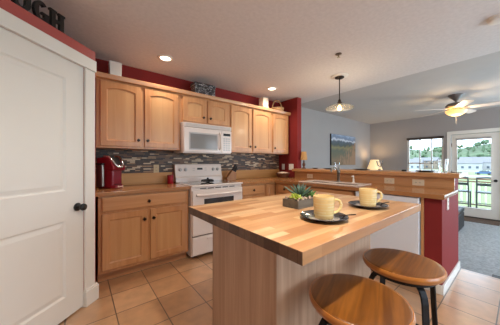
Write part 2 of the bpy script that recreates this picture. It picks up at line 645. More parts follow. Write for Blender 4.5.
def holed(x0, x1, z0, z1, holes, y0, y1):
    """wall slab in x-z with rectangular holes (hx0,hx1,hz0,hz1), thickness y0..y1"""
    bm = nb()
    xs = sorted({x0, x1} | {h[0] for h in holes} | {h[1] for h in holes})
    zs = sorted({z0, z1} | {h[2] for h in holes} | {h[3] for h in holes})
    for i in range(len(xs) - 1):
        for j in range(len(zs) - 1):
            cx, cz = (xs[i] + xs[i + 1]) / 2, (zs[j] + zs[j + 1]) / 2
            if any(h[0] < cx < h[1] and h[2] < cz < h[3] for h in holes):
                continue
            box(bm, (xs[i], y0, zs[j]), (xs[i + 1], y1, zs[j + 1]))
    bmesh.ops.remove_doubles(bm, verts=bm.verts[:], dist=1e-5)
    return bm


# unseen wall behind the camera; its two wide windows are added for light
struct('wall_front', holed(XL - .1, XR + .14, -.3, ZC + .2, [(1.0, 3.4, .3, 2.2), (4.2, 7.0, .2, 2.2)], YF - .14, YF), 'grey')
for i, (a, b, c, d) in enumerate([(1.0, 3.4, .3, 2.2), (4.2, 7.0, .2, 2.2)]):
    w = struct('window_%d' % (3 + i), holed(a, b, c, d, [(a + .06, (a + b) / 2 - .03, c + .06, d - .06), ((a + b) / 2 + .03, b - .06, c + .06, d - .06)], YF - .1, YF - .04), 'white')
    obj('glass_pane', bx((a + .06, YF - .075, c + .06), (b - .06, YF - .068, d - .06)), 'pane', w)

# right wall of the living room: built in local x-z, then turned to face -X
DY0, DY1, DZ = .28, 1.185, 1.935     # exterior door opening
WY0, WY1, WZ0, WZ1 = 1.33, 2.15, .55, 1.90
w = holed(YF, YB, -.3, ZC + .2, [(DY0, DY1, ZF, DZ), (WY0, WY1, WZ0, WZ1), (-2.0, -.4, .5, 1.9)], 0, .14)
bmesh.ops.transform(w, matrix=Matrix(((0, 1, 0, XR), (1, 0, 0, 0), (0, 0, 1, 0), (0, 0, 0, 1))), verts=w.verts[:])
bmesh.ops.recalc_face_normals(w, faces=w.faces[:])
struct('wall_right', w, 'grey')

# exterior door
d2 = struct('door_2', holed(DY0 + .01, DY1 - .01, ZF + .02, DZ - .01, [(.475, 1.065, .07, 1.80)], XR + .03, XR + .075), 'white')
for v in d2.data.vertices:
    v.co = (v.co.y, v.co.x, v.co.z)
d2.data.flip_normals()
obj('glass_pane', bx((XR + .05, .475, .07), (XR + .056, 1.065, 1.80)), 'pane', d2)
gb = nb()
for a, b in (((.455, .05), (.475, 1.82)), ((1.065, .05), (1.085, 1.82)), ((.455, 1.80), (1.085, 1.82)), ((.455, .05), (1.085, .07))):
    box(gb, (XR + .018, a[0], a[1]), (XR + .031, b[0], b[1]))
obj('glazing_bead', gb, 'white', d2)
obj('shade_cassette', bx((XR - .02, .47, 1.78), (XR + .03, 1.09, 1.83)), 'appl_grey', d2, .005)
kb = nb()
lathe(kb, [(0, 0), (.028, 0), (.028, .008), (.012, .012), (.012, .04), (.03, .05), (.034, .065), (.026, .08), (0, .084)], 20, axis='x')
for v in kb.verts:
    v.co = Vector((XR + .03 - v.co.x, v.co.y + .40, v.co.z + .775))
bmesh.ops.recalc_face_normals(kb, faces=kb.faces[:])
obj('door_knob', kb, 'black', d2, smooth=True)
for z in (1.62, .9, .1):
    obj('hinge', bx((XR + .02, DY1 - .022, z), (XR + .034, DY1 - .002, z + .09)), 'nickel', d2)
cs = nb()
box(cs, (XR - .02, DY1 - .003, ZF), (XR, DY1 + .075, DZ + .085))
box(cs, (XR - .02, DY0 - .075, ZF), (XR, DY0 + .003, DZ + .085))
box(cs, (XR - .022, DY0, DZ - .003), (XR, DY1, DZ + .085))
struct('trim_exterior_door', cs, 'white', bevel=.004)
struct('trim_threshold', bx((XR - .03, DY0, ZF), (XR + .14, DY1, ZF + .028)), 'threshold')
tag(obj('doormat', bx((XR - .55, .32, ZF), (XR - .06, 1.16, ZF + .012)), 'mat_brown', bevel=.004), 'brown doormat on the carpet inside the exterior glass door', 'doormat')

# living room window
wf = nb()
fx0, fx1 = XR + .03, XR + .09
for a, b in (((WY0, WZ0), (WY0 + .04, WZ1)), ((WY1 - .04, WZ0), (WY1, WZ1)), ((WY0, WZ0), (WY1, WZ0 + .05)), ((WY0, WZ1 - .04), (WY1, WZ1)),
             ((1.575, WZ0), (1.60, WZ1)), ((1.84, WZ0), (1.865, WZ1)), ((WY0, 1.165), (WY1, 1.205))):
    box(wf, (fx0, a[0], a[1]), (fx1, b[0], b[1]))
w1 = struct('window_1', wf, 'white')
obj('glass_pane', bx((XR + .056, WY0 + .03, WZ0 + .04), (XR + .062, WY1 - .03, WZ1 - .03)), 'pane', w1)
obj('window_sill', bx((XR - .03, WY0 - .03, WZ0 - .025), (XR + .03, WY1 + .03, WZ0)), 'white', w1, .004)
w2 = nb()
for a, b in (((-2.0, .5), (-1.95, 1.9)), ((-.45, .5), (-.4, 1.9)), ((-2.0, .5), (-.4, .55)), ((-2.0, 1.85), (-.4, 1.9)), ((-1.22, .5), (-1.18, 1.9))):
    box(w2, (fx0, a[0], a[1]), (fx1, b[0], b[1]))
w2 = struct('window_2', w2, 'white')  # added window out of view, brings bluish light into the living room
obj('glass_pane', bx((XR + .056, -1.97, .53), (XR + .062, -.43, 1.87)), 'pane', w2)
bl = nb()
box(bl, (XR - .03, WY0 - .01, WZ1 - .03), (XR + .03, WY1 + .01, WZ1 + .025))
tag(obj('roller_blind', bl, 'threshold', bevel=.006), 'brown rolled up blind along the top of the living room window', 'blind')
bb = nb()
box(bb, (XR - .015, YF, ZF), (XR, DY0 - .076, ZF + .09))
box(bb, (XR - .015, DY1 + .076, ZF), (XR, YB, ZF + .09))
struct('baseboard_right', bb, 'white')
struct('baseboard_back', bx((3.42, YB - .015, ZF), (XR - .016, YB, ZF + .09)), 'white')

# pantry: diagonal wall across the corner; local x = along the wall, -y = into the kitchen
PL = (-1.125, 1.125, 0)
PA = PI / 4


def pantry(name, bm, m, bevel=0):
    o = struct(name, bm, m, bevel=bevel)
    o.location = PL
    o.rotation_euler = (0, 0, PA)
    return o


T1, TD0, TD1, PZ, DTOP = 1.757, .87, 1.636, 2.187, 2.0
pantry('wall_pantry', holed(.3, T1, 0, PZ, [(TD0, TD1, -.1, DTOP)], 0, .11), 'red_lit')
struct('wall_pantry_side', bx((.045, 2.46, 0), (.117, YB, PZ)), 'red_lit')
struct('wall_pantry_return', bx((XL, 1.338, 0), (-.95, 1.44, PZ)), 'red_lit')
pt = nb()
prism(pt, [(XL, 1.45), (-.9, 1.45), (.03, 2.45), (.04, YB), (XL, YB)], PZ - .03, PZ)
struct('ceiling_pantry', pt, 'red_lit')


def panel_slab(x0, x1, z0, z1, panels, y_front, th):
    """flush slab with sunk moulded panels facing -y"""
    bm = nb()
    xs = sorted({x0, x1} | {p[0] for p in panels} | {p[1] for p in panels})
    zs = sorted({z0, z1} | {p[2] for p in panels} | {p[3] for p in panels})
    for i in range(len(xs) - 1):
        for j in range(len(zs) - 1):
            cx, cz = (xs[i] + xs[i + 1]) / 2, (zs[j] + zs[j + 1]) / 2
            q = (xs[i], xs[i + 1], zs[j], zs[j + 1])
            if any(p[0] < cx < p[1] and p[2] < cz < p[3] for p in panels):
                lv = [(0, 0), (.012, .009), (.020, .009), (.045, .003)]
                prev = None
                for ins, dep in lv:
                    r = [bm.verts.new(c) for c in ((q[0] + ins, y_front + dep, q[2] + ins), (q[1] - ins, y_front + dep, q[2] + ins),
                                                   (q[1] - ins, y_front + dep, q[3] - ins), (q[0] + ins, y_front + dep, q[3] - ins))]
                    if prev:
                        for k in range(4):
                            bm.faces.new((prev[k], prev[(k + 1) % 4], r[(k + 1) % 4], r[k]))
                    prev = r
                bm.faces.new(prev)
            else:
                bm.faces.new([bm.verts.new(c) for c in ((q[0], y_front, q[2]), (q[1], y_front, q[2]), (q[1], y_front, q[3]), (q[0], y_front, q[3]))])
    yb = y_front + th
    bm.faces.new([bm.verts.new(c) for c in ((x0, yb, z0), (x0, yb, z1), (x1, yb, z1), (x1, yb, z0))])
    for a, b in (((x0, z0), (x1, z0)), ((x1, z0), (x1, z1)), ((x1, z1), (x0, z1)), ((x0, z1), (x0, z0))):
        bm.faces.new([bm.verts.new(c) for c in ((a[0], y_front, a[1]), (a[0], yb, a[1]), (b[0], yb, b[1]), (b[0], y_front, b[1]))])
    bmesh.ops.remove_doubles(bm, verts=bm.verts[:], dist=1e-5)
    return bm


d1 = pantry('door_1', panel_slab(TD0 + .004, TD1 - .006, .012, DTOP - .006, [(TD0 + .11, 1.482, .175, .76), (TD0 + .11, 1.482, .99, 1.855)], .0, .036), 'white')
kb = lathe(nb(), [(0, 0), (.032, 0), (.033, -.006), (.014, -.012), (.012, -.032), (.024, -.042), (.029, -.055), (.026, -.066), (.012, -.072), (0, -.073)], 24, (1.578, 0, .848), axis='y')
obj('door_knob', kb, 'black', d1, smooth=True)
obj('latch_plate', bx((TD1 - .0065, .004, .81), (TD1 - .0045, .03, .885)), 'bronze', d1)
cs = nb()
box(cs, (TD1 + .002, -.018, 0), (T1 - .022, 0, DTOP + .0))
box(cs, (TD0 - .098, -.018, 0), (TD0 - .002, 0, DTOP + .0))
box(cs, (TD0 - .115, -.026, DTOP), (T1 - .014, 0, DTOP + .096))
pantry('trim_pantry_casing', cs, 'white', .004)
jb = nb()
box(jb, (TD1 - .005, .0, 0), (TD1, .11, DTOP))
box(jb, (TD0, .0, 0), (TD0 + .003, .11, DTOP))
box(jb, (TD0, .0, DTOP - .004), (TD1, .11, DTOP))
pantry('trim_pantry_jamb', jb, 'white')
pl = nb()
prism(pl, [(TD1 - .002, -.032), (T1 + .004, -.032), (T1 + .014, 0.0), (T1 + .014, 0.06), (T1 + .002, .06), (T1 + .002, 0), (TD1 - .002, 0)], 0, .125)
prism(pl, [(TD1 - .0, -.024), (T1 - .002, -.024), (T1 + .008, 0.0), (T1 + .008, 0.05), (T1 + .002, .05), (T1 + .002, 0), (TD1 - .0, 0)], .125, .14)
pantry('baseboard_pantry', pl, 'white', .002)

# half wall of the peninsula
hw = nb()
box(hw, (3.20, .59, -.0), (3.40, 2.70, 1.038))
box(hw, (2.60, .46, -.0), (3.40, .59, .872))
box(hw, (3.20, .46, .872), (3.40, .59, 1.038))
struct('wall_peninsula', hw, 'red')
bbm = nb()
box(bbm, (2.59, .445, 0), (3.41, .46, .085))
box(bbm, (2.585, .46, 0), (2.60, .588, .085))
struct('baseboard_peninsula', bbm, 'white', bevel=.004)

# mosaic strip on the back wall
struct('wall_backsplash_tile', bx((.15, YB - .012, 1.068), (3.298, YB, 1.375)), 'mosaic')


# ------------------------------------------------------------------ cabinets
def arch_door(w, h, stile=.06, arch=0.0, t=.02):
    """framed door, back at y=0, front at y=-t, lower left corner at the origin"""
    bm = nb()
    n = 12

    def inner(d):
        x0, x1, z0 = stile + d, w - stile - d, stile + d
        zt = h - stile - d
        pts = [(x0, z0), (x1, z0)]
        for k in range(n + 1):
            u = 1 - 2 * k / n
            x = (x0 + x1) / 2 + u * (x1 - x0) / 2
            pts.append((x, zt - arch * (u * u)))
        return pts

    p0 = inner(0)
    outer = [(0, 0), (w, 0)]
    for k, (x, z) in enumerate(p0[2:]):
        u = 1 - 2 * k / n
        outer.append((w / 2 + u * w / 2, h))
    e = .003
    loops = [[(x, 0, z) for x, z in outer],
             [(x, -t + e, z) for x, z in outer],
             [(e + x * (w - 2 * e) / w, -t, e + z * (h - 2 * e) / h) for x, z in outer],
             [(x, -t, z) for x, z in p0], [(x, -t + .006, z) for x, z in inner(.004)],
             [(x, -t + .010, z) for x, z in inner(.012)], [(x, -t + .0105, z) for x, z in inner(.016)]]
    prev = None
    for L in loops:
        r = [bm.verts.new(p) for p in L]
        if prev:
            for k in range(len(r)):
                j = (k + 1) % len(r)
                bm.faces.new((prev[k], prev[j], r[j], r[k]))
        else:
            bm.faces.new(r[::-1])
        prev = r
    bm.faces.new(prev).material_index = 1
    bmesh.ops.remove_doubles(bm, verts=bm.verts[:], dist=1e-6)
    bmesh.ops.recalc_face_normals(bm, faces=bm.faces[:])
    return bm


def drawer_front(w, h, t=.02):
    bm = nb()
    loops = [[(0, 0), (w, 0), (w, h), (0, h)]]
    lv = [(0, 0), (0, -t + .006), (.010, -t)]
    prev = None
    for ins, y in lv:
        r = [bm.verts.new(p) for p in ((ins, y, ins), (w - ins, y, ins), (w - ins, y, h - ins), (ins, y, h - ins))]
        if prev:
            for k in range(4):
                bm.faces.new((prev[k], prev[(k + 1) % 4], r[(k + 1) % 4], r[k]))
        else:
            bm.faces.new(r[::-1])
        prev = r
    bm.faces.new(prev)
    bmesh.ops.recalc_face_normals(bm, faces=bm.faces[:])
    return bm


def shift(bm, x, y, z):
    bmesh.ops.translate(bm, vec=(x, y, z), verts=bm.verts[:])
    return bm


def knob(parent, x, y, z):
    bm = nb()
    lathe(bm, [(0, 0), (.006, 0), (.006, -.012), (0, -.012)], 10, (x, y, z), axis='y')
    # square knob turned on its corner
    s = .022
    hexa(bm, [(x - s, y - .012, z), (x, y - .012, z - s), (x + s, y - .012, z), (x, y - .012, z + s),
              (x - s * .8, y - .024, z), (x, y - .024, z - s * .8), (x + s * .8, y - .024, z), (x, y - .024, z + s * .8)])
    bmesh.ops.recalc_face_normals(bm, faces=bm.faces[:])
    return obj('knob', bm, 'knob', parent)


def add_door(par, x0, x1, z0, z1, yf, arch, kx, kz, stile=.06):
    d = obj('door', shift(arch_door(x1 - x0, z1 - z0, stile, arch), x0, yf, z0), ['maple', 'maple_panel'], par, smooth=False)
    knob(d, kx, yf - .02, kz)
    return d


def wall_cab(label, x0, x1, z0, z1, doors, dep=.31, arch=.026):
    t = thing('wall_cabinet', label, 'cabinet', (x0, YB, z0), 0, 'maple wall cabinets')
    w, h = x1 - x0, z1 - z0
    obj('body', bx((0.0005, -dep, 0), (w - .0005, -.002, h)), 'maple', t, .0015)
    for a, b, kx, kz in doors:
        add_door(t, a - x0, b - x0, .022, h - .022, -dep - .0005, arch, kx - x0, kz - z0)
    return t


wall_cab('two-door maple wall cabinet above the red coffee maker', .15, 1.083, 1.372, 2.136, [(.185, .594, .565, 1.474), (.634, 1.050, .668, 1.474)])
wall_cab('short two-door maple cabinet directly above the microwave', 1.083, 1.868, 1.757, 2.136, [(1.112, 1.460, 1.416, 1.852), (1.490, 1.840, 1.528, 1.852)], arch=.023)
wall_cab('two-door maple wall cabinet just right of the microwave', 1.868, 2.795, 1.372, 2.136, [(1.896, 2.314, 2.275, 1.474), (2.345, 2.766, 2.383, 1.474)])
wall_cab('narrow single-door maple wall cabinet next to the red wall end', 2.795, 3.262, 1.372, 2.136, [(2.822, 3.232, 2.858, 1.474)])
cr = nb()
prism(cr, [(2.868, 2.136), (2.852, 2.142), (2.842, 2.180), (2.842, 2.188), (2.90, 2.188), (2.90, 2.136)], .140, 3.28, axis='x')
struct('trim_cabinet_crown', cr, 'maple_x')


def base_cab(label, loc, rotz, w, fronts, dep=.605, hollow=False):
    """fronts: list of ('door'|'drawer', x0, x1, z0, z1, knobx, knobz)"""
    t = thing('base_cabinet', label, 'cabinet', loc, rotz, 'maple base cabinets')
    if hollow:
        b = nb()
        for p, q in (((.0005, -dep, .1), (w - .0005, -dep + .018, .873)), ((.0005, -.018, .1), (w - .0005, -.002, .873)), ((.0005, -dep, .1), (.018, -.002, .873)),
                     ((w - .018, -dep, .1), (w - .0005, -.002, .873)), ((.0005, -dep, .1), (w - .0005, -.002, .118))):
            box(b, p, q)
        obj('body', b, 'maple', t)
    else:
        obj('body', bx((.0005, -dep, .1), (w - .0005, -.002, .873)), 'maple', t, .0015)
    obj('toe_kick', bx((.0005, -dep + .07, 0), (w - .0005, -.02, .0995)), 'maple_dark', t)
    for k, a, b, z0, z1, kx, kz in fronts:
        if k == 'door':
            add_door(t, a, b, z0, z1, -dep - .0005, 0, kx, kz)
        else:
            d = obj('drawer', shift(drawer_front(b - a, z1 - z0), a, -dep - .0005, z0), 'maple_x', t)
            knob(d, kx, -dep - .0205, kz)
    return t


base_cab('wide maple base cabinet with one long drawer under the coffee maker', (.15, YB, 0), 0, .925,
         [('drawer', .03, .895, .715, .858, .462, .782), ('door', .03, .447, .13, .69, .415, .59), ('door', .478, .895, .13, .69, .510, .59)])
base_cab('maple base cabinet with drawer just right of the range', (1.872, YB, 0), 0, .478,
         [('drawer', .025, .455, .715, .858, .24, .782), ('door', .025, .455, .13, .69, .06, .59)])
base_cab('narrow blank maple cabinet filling the inner counter corner', (2.352, YB, 0), 0, .24,
         [('door', .02, .165, .13, .858, .14, .59)])
# peninsula run faces -X
base_cab('narrow maple peninsula cabinet with a drawer near the corner', (3.198, 2.590, 0), -PI / 2, .44,
         [('drawer', .06, .40, .715, .858, .23, .782), ('door', .06, .40, .13, .69, .36, .59)], dep=.60)
base_cab('wide maple sink cabinet behind the planter', (3.198, 2.148, 0), -PI / 2, .90,
         [('drawer', .03, .87, .715, .858, .45, .782), ('door', .03, .44, .13, .69, .40, .59), ('door', .46, .87, .13, .69, .50, .59)], dep=.60, hollow=True)
struct('trim_cabinet_end', bx((2.585, .592, 0), (3.19, .612, .873)), 'maple', bevel=.002)

# counter tops
t = thing('countertop', 'short wood-toned countertop carrying the red coffee maker', 'countertop', (.15, YB, .875), 0)
obj('worktop', bx((-.03, -.648, 0), (.928, -.013, .039)), 'counter_x', t, .005)
obj('backsplash_board', bx((-.03, -.030, .039), (.920, -.0125, .192)), 'splash_board_x', t, .003)
t = thing('countertop', 'long L-shaped wood-toned countertop around the sink', 'countertop', (0, 0, .875), 0)
ct = nb()
CXF = 2.545
prism(ct, [(1.868, 2.552), (CXF, 2.552), (CXF, .435), (3.178, .435), (3.178, 1.265), (2.62, 1.265), (2.62, 2.085), (3.01, 2.085), (3.01, 1.265), (3.178, 1.265), (3.178, 2.695), (3.298, 2.695), (3.298, YB - .013), (1.868, YB - .013)], 0, .039)
bmesh.ops.remove_doubles(ct, verts=ct.verts[:], dist=1e-6)
obj('worktop', ct, 'counter', t)
obj('end_glint_strip', bx((CXF + .004, .4325, .024), (3.17, .4355, .0395)), 'plastic', t)  # white strip painting the glint along the counter's end edge
bs = bx((1.868, YB - .030, .039), (3.296, YB - .0125, .192))
obj('backsplash_board', bs, 'splash_board_x', t, .003)
obj('backsplash_board', bx((3.178, .46, .039), (3.1995, 2.66, .165)), 'splash_board', t, .002)
# raised bar top
tag(obj('breakfast_bar', bx((3.13, .415, 1.040), (3.70, 2.695, 1.090)), 'splash_board', bevel=.008), 'long raised wooden bar top on the half wall behind the sink', 'bar top')

# ------------------------------------------------------------------ range
RX0, RX1 = 1.088, 1.858
rg = thing('electric_range', 'white freestanding electric range below the microwave', 'range', (RX0, YB, 0))
rw = RX1 - RX0
obj('body', bx((0, -.655, .035), (rw, -.02, .900)), 'appl', rg, .004)
obj('foot', bx((.03, -.60, 0), (.08, -.55, .035)), 'slot', rg)
obj('foot', bx((rw - .08, -.60, 0), (rw - .03, -.55, .035)), 'slot', rg)
obj('foot', bx((.03, -.12, 0), (.08, -.07, .035)), 'slot', rg)
obj('foot', bx((rw - .08, -.12, 0), (rw - .03, -.07, .035)), 'slot', rg)
tp = nb()
box(tp, (-.004, -.690, .900), (rw + .004, -.10, .922))
obj('cooktop_frame', tp, 'appl', rg, .008, seg=3)
cg = obj('cooktop_glass', bx((.035, -.64, .9215), (rw - .035, -.14, .9245)), 'cooktop', rg, .001)
for x, y, r in ((.20, -.50, .10), (.56, -.50, .085), (.20, -.26, .08), (.56, -.26, .10)):
    bu = lathe(nb(), [(r - .006, .9248), (r, .9248), (r, .9252), (r - .006, .9252)], 40, (x, y, 0), closed=True)
    obj('burner_ring', bu, 'appl_grey', cg)
bg = nb()
prism(bg, [(-.125, .920), (-.020, .920), (-.020, 1.185), (-.060, 1.185), (-.078, 1.172), (-.105, 1.00), (-.125, .985)], 0, rw, axis='x')
bgo = obj('backguard', bg, 'appl', rg, .006)


def on_guard(z):
    return -.105 + (z - 1.0) / .172 * .027


for x in (.075, .155, .615, .695):
    k = lathe(nb(), [(0, 0), (.027, 0), (.027, -.004), (.021, -.006), (.019, -.026), (.006, -.028), (.005, -.031), (0, -.031)], 20, axis='y')
    bmesh.ops.rotate(k, cent=(0, 0, 0), matrix=Matrix.Rotation(R(-9), 3, 'X'), verts=k.verts[:])
    obj('control_knob', shift(k, x, on_guard(1.10), 1.10), 'appl_grey', bgo, smooth=True)
obj('clock_display', hexa(nb(), [(.34, on_guard(1.095) - .002, 1.095), (.43, on_guard(1.095) - .002, 1.095), (.43, -.08, 1.095), (.34, -.08, 1.095),
                                 (.34, on_guard(1.125) - .002, 1.125), (.43, on_guard(1.125) - .002, 1.125), (.43, -.07, 1.125), (.34, -.07, 1.125)]), 'display', bgo)
for i in range(6):
    x = .27 + i * .012 + (.16 if i > 2 else 0)
    for z in (1.085, 1.115):
        obj('touch_button', bx((x, on_guard(z) - .003, z), (x + .008, on_guard(z) + .003, z + .008)), 'appl_grey', bgo)
vs = nb()
for i in range(5):
    x = .12 + i * .11
    box(vs, (x, -.6585, .868), (x + .085, -.65, .880))
obj('vent_slots', vs, 'slot', rg)
od = obj('oven_door', bx((.006, -.690, .292), (rw - .006, -.657, .858)), 'appl', rg, .008, seg=3)
obj('oven_window', bx((.16, -.6925, .50), (rw - .16, -.688, .745)), 'darkglass', od, .001)
hd = nb()
pts = []
for k in range(17):
    u = k / 16
    pts.append((.05 + u * (rw - .10), -.712 - .028 * math.sin(PI * u) ** .6, .800))
tube(hd, pts, .015, 12)
for x in (.06, rw - .06):
    tube(hd, [(x, -.685, .800), (x, -.718, .800)], .012, 10)
obj('door_handle', hd, 'appl', od, smooth=True)
dr = obj('storage_drawer', bx((.006, -.685, .05), (rw - .006, -.657, .278)), 'appl', rg, .008, seg=3)
obj('drawer_handle', bx((.20, -.697, .225), (rw - .20, -.683, .250)), 'appl', dr, .005)
obj('drawer_gap', bx((.01, -.660, .278), (rw - .01, -.656, .292)), 'slot', rg)
# star-shaped trivet on the cooktop
tv = thing('star_trivet', 'dark metal star-shaped trivet standing on the range cooktop', 'trivet', (RX0 + .36, 2.80, .925))
sb = nb()
for k in range(5):
    a = 2 * PI * k / 5 + .3
    b = bmesh.new()
    hexa(b, [(0, -.028, 0), (.098, -.012, 0.012), (.098, .012, 0.012), (0, .028, 0), (0, -.012, .05), (.09, -.005, .040), (.09, .005, .040), (0, .012, .05)])
    bmesh.ops.rotate(b, cent=(0, 0, 0), matrix=Matrix.Rotation(a, 3, 'Z'), verts=b.verts[:])
    me = bpy.data.meshes.new('tmp')
    b.to_mesh(me)
    b.free()
    sb.from_mesh(me)
    bpy.data.meshes.remove(me)
obj('star_body', sb, 'iron', tv, .004)
obj('centre_knob', lathe(nb(), [(0, .04), (.016, .04), (.016, .058), (.008, .066), (0, .067)], 14), 'iron', tv, smooth=True)

# ------------------------------------------------------------------ microwave
mw = thing('microwave', 'white over-the-range microwave with grey window', 'microwave', (1.092, YB, 1.338))
mwW = .766
obj('body', bx((0, -.375, 0), (mwW, -.014, .416)), 'appl', mw, .004)
md = obj('door', bx((.004, -.402, .012), (.585, -.377, .345)), 'appl', mw, .008, seg=3)
obj('window_surround', bx((.075, -.4045, .045), (.515, -.4005, .285)), 'appl_grey', md, .001)
obj('window', bx((.095, -.4065, .06), (.50, -.403, .265)), 'mwglass', md, .001)
hb = nb()
tube(hb, [(.552, -.400, .055), (.552, -.432, .085), (.552, -.438, .18), (.552, -.432, .275), (.552, -.400, .305)], .013, 12)
obj('handle', hb, 'appl', md, smooth=True)
cp = obj('control_panel', bx((.589, -.400, .012), (mwW - .004, -.377, .345)), 'appl', mw, .006)
obj('display', bx((.615, -.4025, .268), (.735, -.399, .305)), 'display', cp)
kb = nb()
for i in range(3):
    for j in range(6):
        box(kb, (.615 + i * .043, -.4022, .045 + j * .034), (.646 + i * .043, -.399, .067 + j * .034))
obj('keypad', kb, 'appl_grey', cp)
vg = nb()
box(vg, (.004, -.398, .352), (mwW - .004, -.377, .412))
vgo = obj('vent_grille', vg, 'appl', mw, .006)
sl = nb()
for j in range(4):
    box(sl, (.03, -.3995, .362 + j * .011), (mwW - .03, -.396, .366 + j * .011))
obj('vent_slots', sl, 'appl_grey', vgo)

# ------------------------------------------------------------------ dishwasher (faces -X)
dw = thing('dishwasher', 'white dishwasher set under the peninsula counter beyond the island', 'dishwasher', (3.19, 1.236, 0), -PI / 2)
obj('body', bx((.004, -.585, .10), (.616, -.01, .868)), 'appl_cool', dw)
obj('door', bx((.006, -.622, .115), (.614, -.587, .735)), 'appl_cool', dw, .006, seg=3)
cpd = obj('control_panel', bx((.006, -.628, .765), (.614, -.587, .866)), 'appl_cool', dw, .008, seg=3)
obj('handle_recess', bx((.03, -.600, .737), (.59, -.587, .763)), 'appl_grey', dw)
obj('button_row', bx((.06, -.6295, .80), (.26, -.627, .815)), 'appl_grey', cpd)
obj('toe_panel', bx((.006, -.54, 0), (.614, -.50, .098)), 'slot', dw)

# ------------------------------------------------------------------ island
IX0, IX1, IY0, IY1 = .574, 1.895, .448, 1.389
isl = thing('kitchen_island', 'butcher block kitchen island in the middle of the tile floor', 'kitchen island', (IX0, IY0, 0))
L, Wd = IX1 - IX0, IY1 - IY0
tb = bx((0, 0, .867), (L, Wd, .914))
tb.faces.ensure_lookup_table()
for f in tb.faces:
    f.normal_update()
    if abs(f.normal.x) > .9:
        f.material_index = 1
obj('butcher_block_top', tb, ['block', 'block_end'], isl, .002)
bx0, bx1, by0, by1 = .076, .975, .20, .745
obj('base_cabinet', bx((bx0 + .008, by0 + .008, .0), (bx1 - .008, by1 - .008, .866)), 'island_side', isl)
obj('side_panel', bx((bx0, by0 + .0, .09), (bx0 + .0079, by1, .866)), 'island_side', isl, .001)
obj('side_panel', bx((bx1 - .0079, by0, .09), (bx1, by1, .866)), 'island_side', isl, .001)
obj('front_panel', bx((bx0 + .085, by0 - .006, .09), (bx1 - .0, by0 + .0075, .866)), 'island_side', isl, .001)
obj('corner_post', bx((bx0 - .004, by0 - .010, .0), (bx0 + .084, by0 + .0078, .866)), 'island_side', isl, .002)
obj('back_panel', bx((bx0, by1 - .0079, .09), (bx1, by1, .866)), 'island_side', isl, .001)
obj('base_trim', prism(nb(), [(bx0 - .012, by0 - .018), (bx1 + .012, by0 - .018), (bx1 + .012, by1 + .012), (bx0 - .012, by1 + .012)], 0, .09), 'island_side', isl, .004)

# ------------------------------------------------------------------ stools
def make_stool(label, loc, rz):
    t = thing('bar_stool', label, 'stool', loc, rz, 'round bar stools at the island')
    r = .19
    obj('seat_edge', lathe(nb(), [(r - .013, .6285), (r - .004, .634), (r, .644), (r, .652), (r - .0045, .6605), (r - .008, .6605), (r - .008, .6285)], 56, closed=True), 'seat_edge', t, smooth=True)['label'] = 'amber rim'  # rim lighter and more amber than the seat top
    obj('seat', lathe(nb(), [(0, .628), (r - .0085, .628), (r - .0085, .6605), (r - .011, .6622), (r - .02, .663), (r - .09, .659), (0, .657)], 56), 'seat_wood', t, smooth=True)
    ring = nb()
    tube(ring, [(.155 * math.cos(2 * PI * k / 40), .155 * math.sin(2 * PI * k / 40), .6155) for k in range(40)], 0, flat=(.006, .024), closed=True)
    obj('seat_ring', ring, 'iron', t)
    for k in range(4):
        a = PI / 4 + k * PI / 2
        lg = nb()
        pr = [(.02, .606), (.10, .606), (.128, .600), (.150, .584), (.164, .560), (.171, .53), (.178, .40), (.196, .15), (.208, .012)]
        tube(lg, [(q * math.cos(a), q * math.sin(a), z) for q, z in pr], 0, flat=(.031, .010))
        l = obj('leg', lg, 'iron', t, .002)
        obj('foot_pad', lathe(nb(), [(0, 0), (.016, 0), (.016, .014), (0, .014)], 14, (.208 * math.cos(a), .208 * math.sin(a), 0)), 'black', l, smooth=True)
    fr = nb()
    tube(fr, [(.187 * math.cos(2 * PI * k / 48), .187 * math.sin(2 * PI * k / 48), .235) for k in range(48)], .008, 8, closed=True)
    obj('footrest_ring', fr, 'iron', t, smooth=True)
    obj('hub', lathe(nb(), [(0, .596), (.035, .596), (.035, .6275), (0, .6275)], 20), 'iron', t, smooth=True)
    return t


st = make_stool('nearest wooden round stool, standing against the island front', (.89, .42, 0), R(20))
dup(st, (1.40, .42, 0), R(5), 'farther wooden round stool, in front of the white dishwasher')


